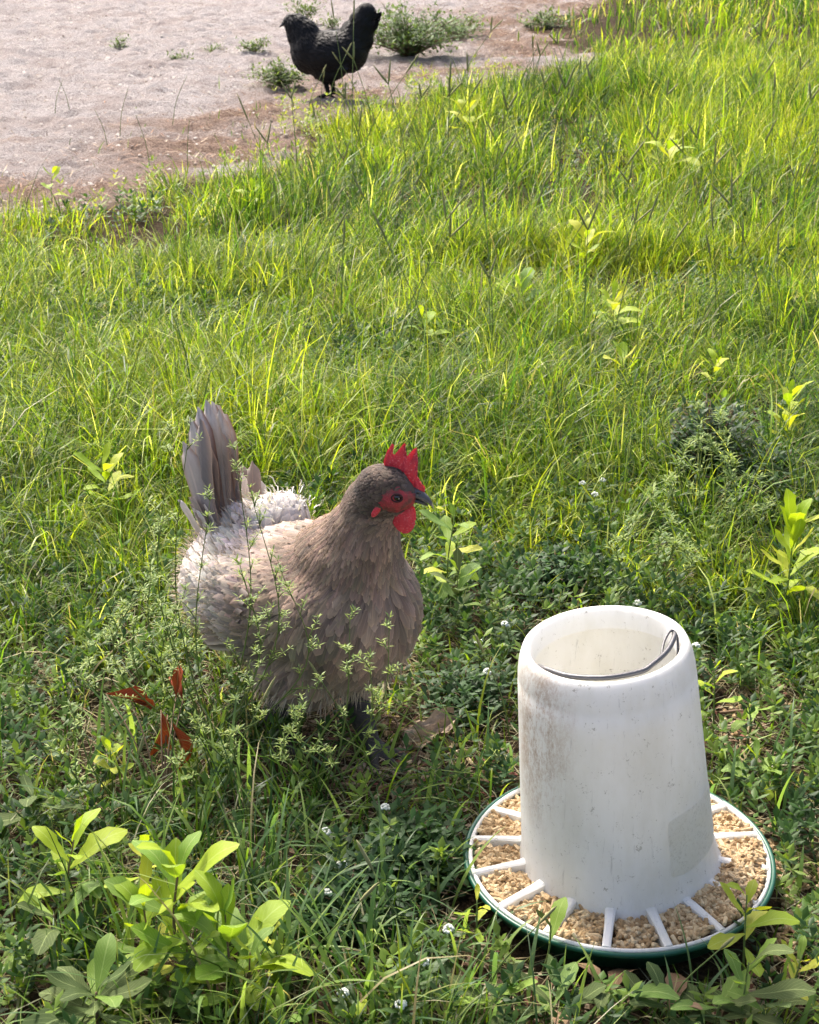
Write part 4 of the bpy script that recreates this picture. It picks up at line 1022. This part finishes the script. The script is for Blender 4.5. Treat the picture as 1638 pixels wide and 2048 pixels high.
# middle
sap('leggy olive seedling right under the beak of the grey hen', 905, 1030, .175, 16, .056, key='green', mixk=['bright', 'yellow'], lo=.25, stem_r=.0018, el=(15, 65))
sap('short olive seedling at the breast of the grey hen', 925, 1140, .11, 12, .054, key='green', mixk=['dull'], lo=.2)
sap('lone yellow leaf sprout seen just behind the red comb', 764, 890, .10, 1, .038, key='yellow', el=(85, 88), lo=.9)
sap('bright seedling with broad leaves at the right edge behind the feeder', 1580, 1065, .16, 20, .074, key='bright', mixk=['yellow'], lo=.35, stem_r=.002, el=(35, 85))
sap('olive plant low beneath the bright seedling at the right edge', 1540, 1200, .06, 8, .045, key='dull', mixk=['green'], lo=.2)
sap('light green seedling close to the right shoulder of the feeder tube', 1440, 1335, .12, 7, .042, key='green', mixk=['bright'])
sap('spreading seedling right of the feeder tube above the pan', 1500, 1400, .07, 6, .045, key='green', mixk=['dull'], el=(5, 45))
sap('rosette of rounded leaves beside the back of the green pan', 1520, 1515, .06, 9, .042, key='green', mixk=['bright'], lo=.2, el=(5, 55))
sap('yellow green seedling bending over the right rim of the green pan', 1505, 1790, .11, 8, .052, key='yellow', mixk=['bright'], lo=.4)
sap('dark leaved plant with one purple leaf in front of the pan', 1495, 1925, .09, 10, .062, key='dull', mixk=['green'], lo=.2)
sap('yellow curled sprig touching the left rim of the green pan', 958, 1800, .085, 6, .028, key='yellow', mixk=['bright'], el=(0, 70))
sap('plant with two big dark leaves standing against the front of the pan', 1085, 1850, .075, 3, .062, key='green', mixk=['dull'], el=(30, 80))
sap('yellow tipped seedling near the corner right of the purple leafed plant', 1590, 1910, .07, 7, .036, key='yellow', mixk=['green'])
for i, (px, py) in enumerate(((1010, 1995), (1110, 2010), (1200, 1975), (1330, 2000), (1430, 2010), (1545, 2010))):
    sap(['broad low leaves just left of the big dark pair under the pan', 'flat grey green leaves under the middle of the pan', 'dull leafed clump below the front spoke of the pan',
         'dull leafed clump with a twig lying across it', 'low clump left below the purple leafed plant', 'low clump in the lower corner under the yellow tipped seedling'][i], px, py, .05, 9, .066, key='dull', mixk=['brown', 'green'], lo=.1, el=(5, 45), name='low_plant', cat='plant')
# lawn
for (px, py, h, n, L, key, lab) in ((1232, 600, .16, 8, .060, 'yellow', 'yellow seedling with a tuft of broad leaves in the open lawn'), (1040, 570, .15, 4, .062, 'bright', 'forked bright seedling left of the broad yellow one in the lawn'),
        (1238, 718, .12, 2, .060, 'yellow', 'sprout with a single upright yellow leaf in the lawn'), (850, 635, .13, 4, .05, 'bright', 'small light green seedling in the lawn above the comb of the hen'),
        (1330, 285, .20, 6, .09, 'yellow', 'yellow seedling high in the lawn towards the path'), (925, 222, .18, 4, .09, 'yellow', 'seedling with one yellow leaf near the black hen'),
        (1165, 470, .16, 6, .06, 'yellow', 'pale seedling with drooping leaves in the tall grass'), (1575, 790, .14, 8, .05, 'yellow', 'yellow flecked seedling at the right edge of the lawn'),
        (1575, 850, .10, 7, .04, 'yellow', 'smaller yellow seedling below the flecked one at the right edge'), (1430, 730, .10, 6, .04, 'yellow', 'small yellow seedling among dark weeds'),
        (500, 380, .14, 5, .06, 'bright', 'light seedling at the lawn edge by the brown needles'), (1450, 800, .12, 7, .035, 'green', 'olive seedling among the dark weeds right of the hen')):
    sap(lab, px, py, h, n + 4, L * 1.2, el=(30, 80), lo=.55, key=key, mixk=['bright'] if key == 'yellow' else ['green'])

# rust red leaves on a dead twig
def red_sprig():
    b = G(330, 1640); b.z = gzf(b.x, b.y)
    root = thing('red_leaf_sprig', 'dead twig with curled rust red leaves in front of the grey hen', 'twig', b)
    tops = [(212, 1388, .125, 0.05, -8, .052), (262, 1402, .118, .2, -15, .030), (352, 1395, .120, 1.4, 66, .036), (366, 1400, .115, 2.2, 50, .034), (322, 1420, .115, -1.3, -50, .046), (345, 1445, .105, -.7, -52, .052), (335, 1430, .100, -1.6, -60, .040)]
    A = Acc()
    for (px, py, z, az, el, L) in tops:
        p = G(px, py, z) - b; A.tube(spline([(0, 0, 0), (p.x * .5, p.y * .5, p.z * .7), p], 6), [.0014, .0013, .0012, .001, .001, .0008, .0007], 5)
        o = put_leaf(root, 'rust', p, az, R(el), L, random.uniform(-1, 1)); o.scale = o.scale * 1.12
    mesh_py('stem', A.V, A.F, M_STEM_B, root)
red_sprig()

# curled pale dead leaf on bare earth next to the hen's foot
def dead_leaf():
    g = G(862, 1488); V = []; F = []; uv = []; nu, nv = 16, 12
    for i in range(nu + 1):
        for j in range(nv + 1):
            t, u = i / nu, j / nv * 2 - 1; w_ = .026 * math.sin(math.pi * min(1, t * .9 + .08)) ** .7
            cr = .0028 * math.sin(u * 11 + t * 3) + .002 * math.sin(t * 22 + u * 5)
            V.append((.082 * (t - .5), u * w_ * (.8 + .2 * math.sin(t * 9)), .012 + .010 * abs(u) ** 1.5 - .004 * math.cos(u * 3) + cr * 1.4 + .012 * t * t + .002 * math.sin(t * 60) * abs(u))); uv.append((j / nv, t))
    for i in range(nu):
        for j in range(nv): q = i * (nv + 1) + j; F.append((q, q + 1, q + nv + 2, q + nv + 1))
    m = mat_simple('pale_dry_leaf', (.60, .48, .37), .85, .2, 90, .9, (.55, .50, .44), 1., bd=.002)
    o = mesh_py('dead_leaf', V, F, m, None, uv=uv); o.location = (g.x, g.y, gzf(g.x, g.y)); o.rotation_euler = (R(18), R(-14), R(28))
    tag(o, 'crumpled pale brown dead leaf on bare earth by the foot of the hen', 'leaf')
dead_leaf()
def twigs():
    for (a, b, r_, lab) in (((1180, 2048), (1350, 1990), .003, 'thin brown twig lying across the low leaves below the pan'), ((745, 1440), (800, 1470), .0025, 'short grey stick on the ground under the hen'),
                            ((1440, 1425), (1530, 1460), .002, 'dry stalk lying on bare earth right of the feeder'), ((120, 2040), (250, 1880), .003, 'bent brown twig rising through the dull corner leaves')):
        p, q = G(*a, .015), G(*b, .02); m = (p + q) / 2 + Vector((.01, .006, .012))
        o = mesh_py('twig', *tube(spline([p, m, q], 10), [r_ * (1 - .06 * i) for i in range(11)], 6), M_STEM_B); tag(o, lab, 'twig')
twigs()

# ------------------------------------------------------------------ wispy weeds with needle leaves
def wispy(label, base_px, tips, group=None, leaf=.010, dens=1.0, z0=0):
    b = G(*base_px); b.z = gzf(b.x, b.y)
    root = thing('wispy_weed', label, 'weed', b, group=group)
    A = Acc(); LP = []; LA = []; LE = []
    for (px, py, dist, bow) in tips:
        tip = at(px, py, dist) - b; mid = tip * .5 + Vector((bow * 2.2 + random.uniform(-.02, .02), random.uniform(-.02, .02), .01)); path = spline([(0, 0, 0), mid, tip], 16)
        A.tube(path, [.0013 * (1 - .7 * i / 16) for i in range(17)], 5)
        for i in range(5, 17):
            for rep in range(2):
                if random.random() > .5 * dens: continue
                d = (path[i] - path[i - 1]).normalized(); s_ = Vector((random.gauss(0, 1), random.gauss(0, 1), random.gauss(.3, .4))).normalized()
                tl = random.uniform(.012, .045) * (1.15 - i / 20); e = path[i] + (d * .8 + s_ * .7) * tl
                A.tube([path[i], (path[i] + e) / 2 + Vector((0, 0, .002)), e], [.0008, .0006, .0004], 4)
                for q in np.linspace(.45, 1, 3):
                    c = path[i].lerp(e, q); a0 = random.uniform(0, 6.28)
                    for w_ in range(4): LP.append(c); LA.append(a0 + w_ * 1.57 + random.uniform(-.3, .3)); LE.append(random.uniform(.1, 1.0))
        for w_ in range(5): LP.append(path[-1]); LA.append(w_ * 1.26); LE.append(.8)
    mesh_py('stem', A.V, A.F, M_STEM_G, root)
    n = len(LP); cc = np.array([(.24, .33, .09), (.32, .40, .10), (.18, .27, .09)])[rng.integers(0, 3, n)]
    V, F, C = leaflets(np.array([tuple(p) for p in LP]), np.array(LA), np.array(LE), leaf * (.7 + .6 * rng.random(n)), leaf * .2 * np.ones(n), cc, .1)
    mesh_np('foliage', V, F, M_WEED, root, col=C)
wispy('tall wispy weed with tiny needle leaves standing in front of the hen tail', (430, 1520),
      [(385, 800, 1.74, -.01), (345, 870, 1.72, -.02), (470, 900, 1.72, .01), (500, 975, 1.70, .03), (420, 1000, 1.69, 0), (330, 1010, 1.70, -.03), (555, 1120, 1.66, .03), (480, 1130, 1.66, .01), (370, 1180, 1.65, -.02), (300, 1140, 1.66, -.04)])
wispy('wispy weed with yellow green sprigs in front of the breast of the hen', (660, 1600),
      [(780, 1235, 1.62, .01), (700, 1240, 1.63, 0), (740, 1320, 1.60, .02), (640, 1360, 1.60, -.02), (600, 1420, 1.59, -.02)], leaf=.010, dens=.6)
wispy('low wispy weed between the legs of the hen and the red leaves', (560, 1600), [(545, 1215, 1.66, -.01), (520, 1440, 1.60, -.03), (600, 1480, 1.58, .02), (640, 1450, 1.60, .03), (470, 1400, 1.62, -.03)], leaf=.010, dens=.55)
wispy('feathery weed left of the grey hen at the height of its belly', (300, 1420), [(250, 1210, 1.86, -.02), (290, 1180, 1.86, 0), (330, 1230, 1.84, .02), (215, 1270, 1.84, -.03), (360, 1290, 1.80, .03), (180, 1330, 1.8, -.03)], leaf=.011, dens=.6)
wispy('feathery weed by the edge of the photograph beneath the red leaves', (250, 1640), [(150, 1440, 1.62, -.02), (170, 1360, 1.66, -.01), (400, 1440, 1.58, .02)], leaf=.011, dens=.45)
wispy('upright feathery weed between the hen and the right edge sapling', (1300, 1180), [(1300, 980, 2.3, 0), (1330, 1020, 2.28, .01), (1270, 1040, 2.27, -.02), (1350, 1090, 2.24, .03)], leaf=.015, dens=.8)
wispy('dark stemmed weed standing in the dark patch right of the lawn middle', (1400, 1120), [(1395, 820, 2.5, 0), (1440, 840, 2.5, .02), (1420, 880, 2.48, .03), (1370, 900, 2.46, -.02), (1460, 920, 2.44, .04)], leaf=.017)

# ------------------------------------------------------------------ white-flowered weeds
def flower_weed(label, px, py, h=.07, group='white flowered weeds'):
    t = G(px, py, h); b = Vector((t.x + random.uniform(-.01, .01), t.y + random.uniform(-.005, .01), 0)); b.z = gzf(b.x, b.y)
    root = thing('white_flower_weed', label, 'flower', b, group=group); h_ = t - b
    mesh_py('stem', *tube(spline([(0, 0, 0), h_ * .5 + Vector((.004, .003, 0)), h_], 6), .0011, 5), M_STEM_G, root)
    P = []; A = []; E = []
    for j in range(4):
        c = h_ * (.3 + .18 * j); a0 = random.uniform(0, 3)
        for q in range(4): P.append(tuple(c)); A.append(a0 + q * 1.57); E.append(random.uniform(0, .6))
    n = len(P); V, F, C = leaflets(np.array(P), np.array(A), np.array(E), .022 + .012 * rng.random(n), .008 + .003 * rng.random(n), np.tile(np.array([(.075, .14, .04)]), (n, 1)), .15)
    mesh_np('foliage', V, F, M_WEED, root, col=C)
    Ac = Acc()
    for i in range(26):
        d = Vector((random.gauss(0, 1), random.gauss(0, 1), abs(random.gauss(0, 1)) * .9)).normalized(); c = h_ + d * .0052
        s_ = .0019; Ac.add(*rnd_ellipsoid(c, (s_, s_, s_ * .8), n=4))
    mesh_py('flower_head', Ac.V, Ac.F, M_PETAL, root)
fl = [(652, 1665, 'white flower head nearest the legs of the hen'), (683, 1730, 'white flower head a little right below the topmost of its row'), (653, 1788, 'white flower head above the pale yellow sprout'),
      (897, 1860, 'largest white flower head, left of the yellow sprig at the pan'), (848, 1925, 'white flower head below the largest one'), (686, 1988, 'white flower head nearest the lime leafed sprout'), (802, 2010, 'faint white flower head near the bottom edge of the photograph'),
      (770, 1617, 'tiny white flower head in the dark weeds by the toes of the hen'), (1165, 968, 'white flower head behind the feeder, leftmost of three'), (1190, 990, 'white flower head behind the feeder, middle of three'), (1205, 962, 'white flower head behind the feeder, rightmost of three'),
      (1275, 1207, 'white flower head just over the rim of the feeder'), (1010, 1250, 'white flower head left of the feeder rim'), (957, 1285, 'white flower head between feeder and hen breast'), (1392, 1293, 'white flower head at the right shoulder of the feeder'), (975, 1345, 'white flower head close to the left side of the tube')]
for px, py, lab in fl: flower_weed(lab, px, py, .06)

# ------------------------------------------------------------------ dark bushy weeds and plants on the sand
def bushy(label, px, py, rx, rz, n, leaf, col, name='bushy_weed', group=None, sparse=False):
    b = G(px, py); b.z = gzf(b.x, b.y); root = thing(name, label, 'weed', b, group=group)
    A = Acc(); P = []; AZ = []; E = []
    for i in range(max(5, n // 26)):
        a = random.uniform(0, 6.28); r_ = math.sqrt(random.random()) * rx; top = Vector((r_ * math.cos(a), r_ * math.sin(a) * .9, rz * random.uniform(.45, 1) * (1 - .55 * (r_ / rx) ** 2)))
        path = spline([(0, 0, 0), top * .5 + Vector((0, 0, rz * .1)), top], 5); A.tube(path, [.0022, .002, .0018, .0014, .001, .0008], 4)
        for q in range(26):
            t = random.uniform(.35, 1); c = path[min(5, int(t * 5))] + Vector((random.gauss(0, 1), random.gauss(0, 1), random.gauss(0, .8))) * leaf * (.9 if sparse else .7)
            P.append((c.x, c.y, max(.003, c.z))); AZ.append(random.uniform(0, 6.28)); E.append(random.uniform(-.2, 1.1))
    mesh_py('stem', A.V, A.F, M_STEM_B, root); k = len(P)
    C = np.array(col)[None] * (.6 + .8 * rng.random((k, 1))); V, F, C = leaflets(np.array(P), np.array(AZ), np.array(E), leaf * (.7 + .6 * rng.random(k)), leaf * .42 * np.ones(k), C, .15)
    mesh_np('foliage', V, F, M_WEED, root, col=C)
dg = (.055, .10, .045); sg = (.13, .19, .06)
bushy('dark green bushy weed right of the lawn middle', 1415, 985, .13, .20, 1900, .022, (.04, .085, .03))
bushy('dark leafy tangle at the right edge of the lawn', 1520, 1010, .20, .11, 2200, .022, (.06, .11, .045))
bushy('dark bushy weed low behind the feeder', 1110, 1160, .10, .07, 1100, .020, (.045, .10, .035))
bushy('dark bushy clump left of the feeder tube', 930, 1420, .08, .07, 900, .018, (.05, .105, .035))
bushy('dark bushy clump in the lawn above the hen comb', 880, 880, .12, .07, 700, .022, (.075, .12, .045))
bushy('leafy dark clump in the middle of the white flowers', 760, 1790, .09, .05, 900, .020, (.04, .09, .03))
bushy('leafy dark clump below the toes of the hen', 690, 1850, .10, .055, 900, .020, (.045, .10, .035))
bushy('leafy dark clump between white flowers and the pan', 860, 1740, .09, .05, 900, .020, (.055, .12, .035))
bushy('dark clump right of the feeder rim', 1440, 1270, .09, .05, 700, .018, (.06, .12, .04))
bushy('lone small weed on open sand, farthest towards the photo edge', 235, 92, .13, .07, 130, .03, sg, 'sand_weed', sparse=True)
bushy('tiny weed on the sand below the lone small one', 355, 121, .09, .035, 90, .025, sg, 'sand_weed', sparse=True)
bushy('tiny sprout on sand right of the tiny weed', 428, 104, .06, .03, 55, .022, sg, 'sand_weed', sparse=True)
bushy('weed on the sand in front of the beak of the black hen', 510, 108, .15, .10, 300, .03, sg, 'sand_weed')
bushy('round weed at the feet of the black hen', 562, 175, .20, .15, 900, .03, sg, 'sand_weed')
bushy('weed sprouting on the sand behind the head of the black hen', 605, 52, .16, .22, 330, .035, sg, 'sand_weed', sparse=True)
bushy('small weed behind the back of the black hen', 665, 62, .12, .08, 200, .03, sg, 'sand_weed')
bushy('wide bushy weed behind the tail of the black hen', 820, 112, .48, .36, 2600, .04, (.115, .18, .06), 'sand_weed')
bushy('bushy weed trailing on the right of the wide one', 925, 78, .26, .16, 600, .035, sg, 'sand_weed')
bushy('weed at the far edge where the grass resumes', 1095, 52, .22, .12, 400, .04, sg, 'sand_weed')

# ------------------------------------------------------------------ tall grass stalks with seed heads
def stalk(px, py, h, lean, group, label, r=.0011, head=True, fork=False):
    b = G(px, py); b.z = gzf(b.x, b.y); root = thing('grass_stalk', label, 'grass stalk', b, group=group)
    a = random.uniform(-.3, .3); tip = Vector((lean * h, a * h * .5, h)); path = spline([(0, 0, 0), Vector((lean * h * .3, a * h * .1, h * .5)), tip], 8)
    mesh_py('stem', *tube(path, [r * (1 - .5 * i / 8) for i in range(9)], 5), M_STEM_G, root)
    if head:
        d = (path[-1] - path[-2]).normalized(); A = Acc(); L = h * .22
        for s_ in ((0,) if not fork else (-.5, .35)):
            dd = (d + Vector((s_, s_ * .3, 0))).normalized()
            A.tube([tip, tip + dd * L * .3, tip + dd * L * .8, tip + dd * L], [r * .7, r * 1.7, r * 1.3, r * .3], 5)
        mesh_py('seed_head', A.V, A.F, M_STALK, root)
M_STALK = mat_simple('seed_head', (.30, .30, .13), .8)
LS = 'thin green grass stalk with a narrow seed head rising above the lawn'
for i in range(85):
    px, py = random.uniform(560, 1600), random.uniform(200, 780)
    if sandness(np.array([G(px, py).x]), np.array([G(px, py).y]))[0] > -.1: continue
    stalk(px, py, random.uniform(.24, .40), random.uniform(-.35, .5), 'tall stalks rising out of the lawn', LS, r=.0024 if py < 420 else .0016, fork=random.random() < .4)
LB = 'forked grass stalk standing at the sand edge in front of the black hen'
for px, py, h, ln in ((590, 235, .19, -.3), (615, 240, .20, .35), (640, 232, .17, .12), (655, 225, .26, .35), (720, 215, .22, -.45), (690, 235, .42, -.1), (705, 300, .5, .02)):
    stalk(px, py, h, ln, 'stalks in front of the black hen', LB, r=.0022)
LC = 'sparse grass stalk poking from the needle strewn sand'
for px, py, h, ln in ((110, 230, .16, .3), (140, 225, .14, -.3), (240, 275, .2, .25), (300, 330, .2, -.2), (345, 260, .22, .35), (215, 290, .14, -.3), (375, 345, .2, .1)):
    stalk(px, py, h, ln, 'stalks on the sand edge', LC, r=.0018, head=False)
LD = 'long bent grass stalk crossing the lower foreground'
for px, py, h, ln in ((590, 2040, .16, .45), (860, 2040, .17, -.35), (1330, 2040, .10, .5), (960, 2040, .13, .45), (720, 1560, .16, -.3), (440, 1650, .17, .35), (250, 1700, .14, .2), (1020, 1480, .13, -.3), (1360, 960, .18, .3), (1180, 1190, .16, .5)):
    stalk(px, py, h, ln, 'bent stalks in the foreground', LD, r=.0013)
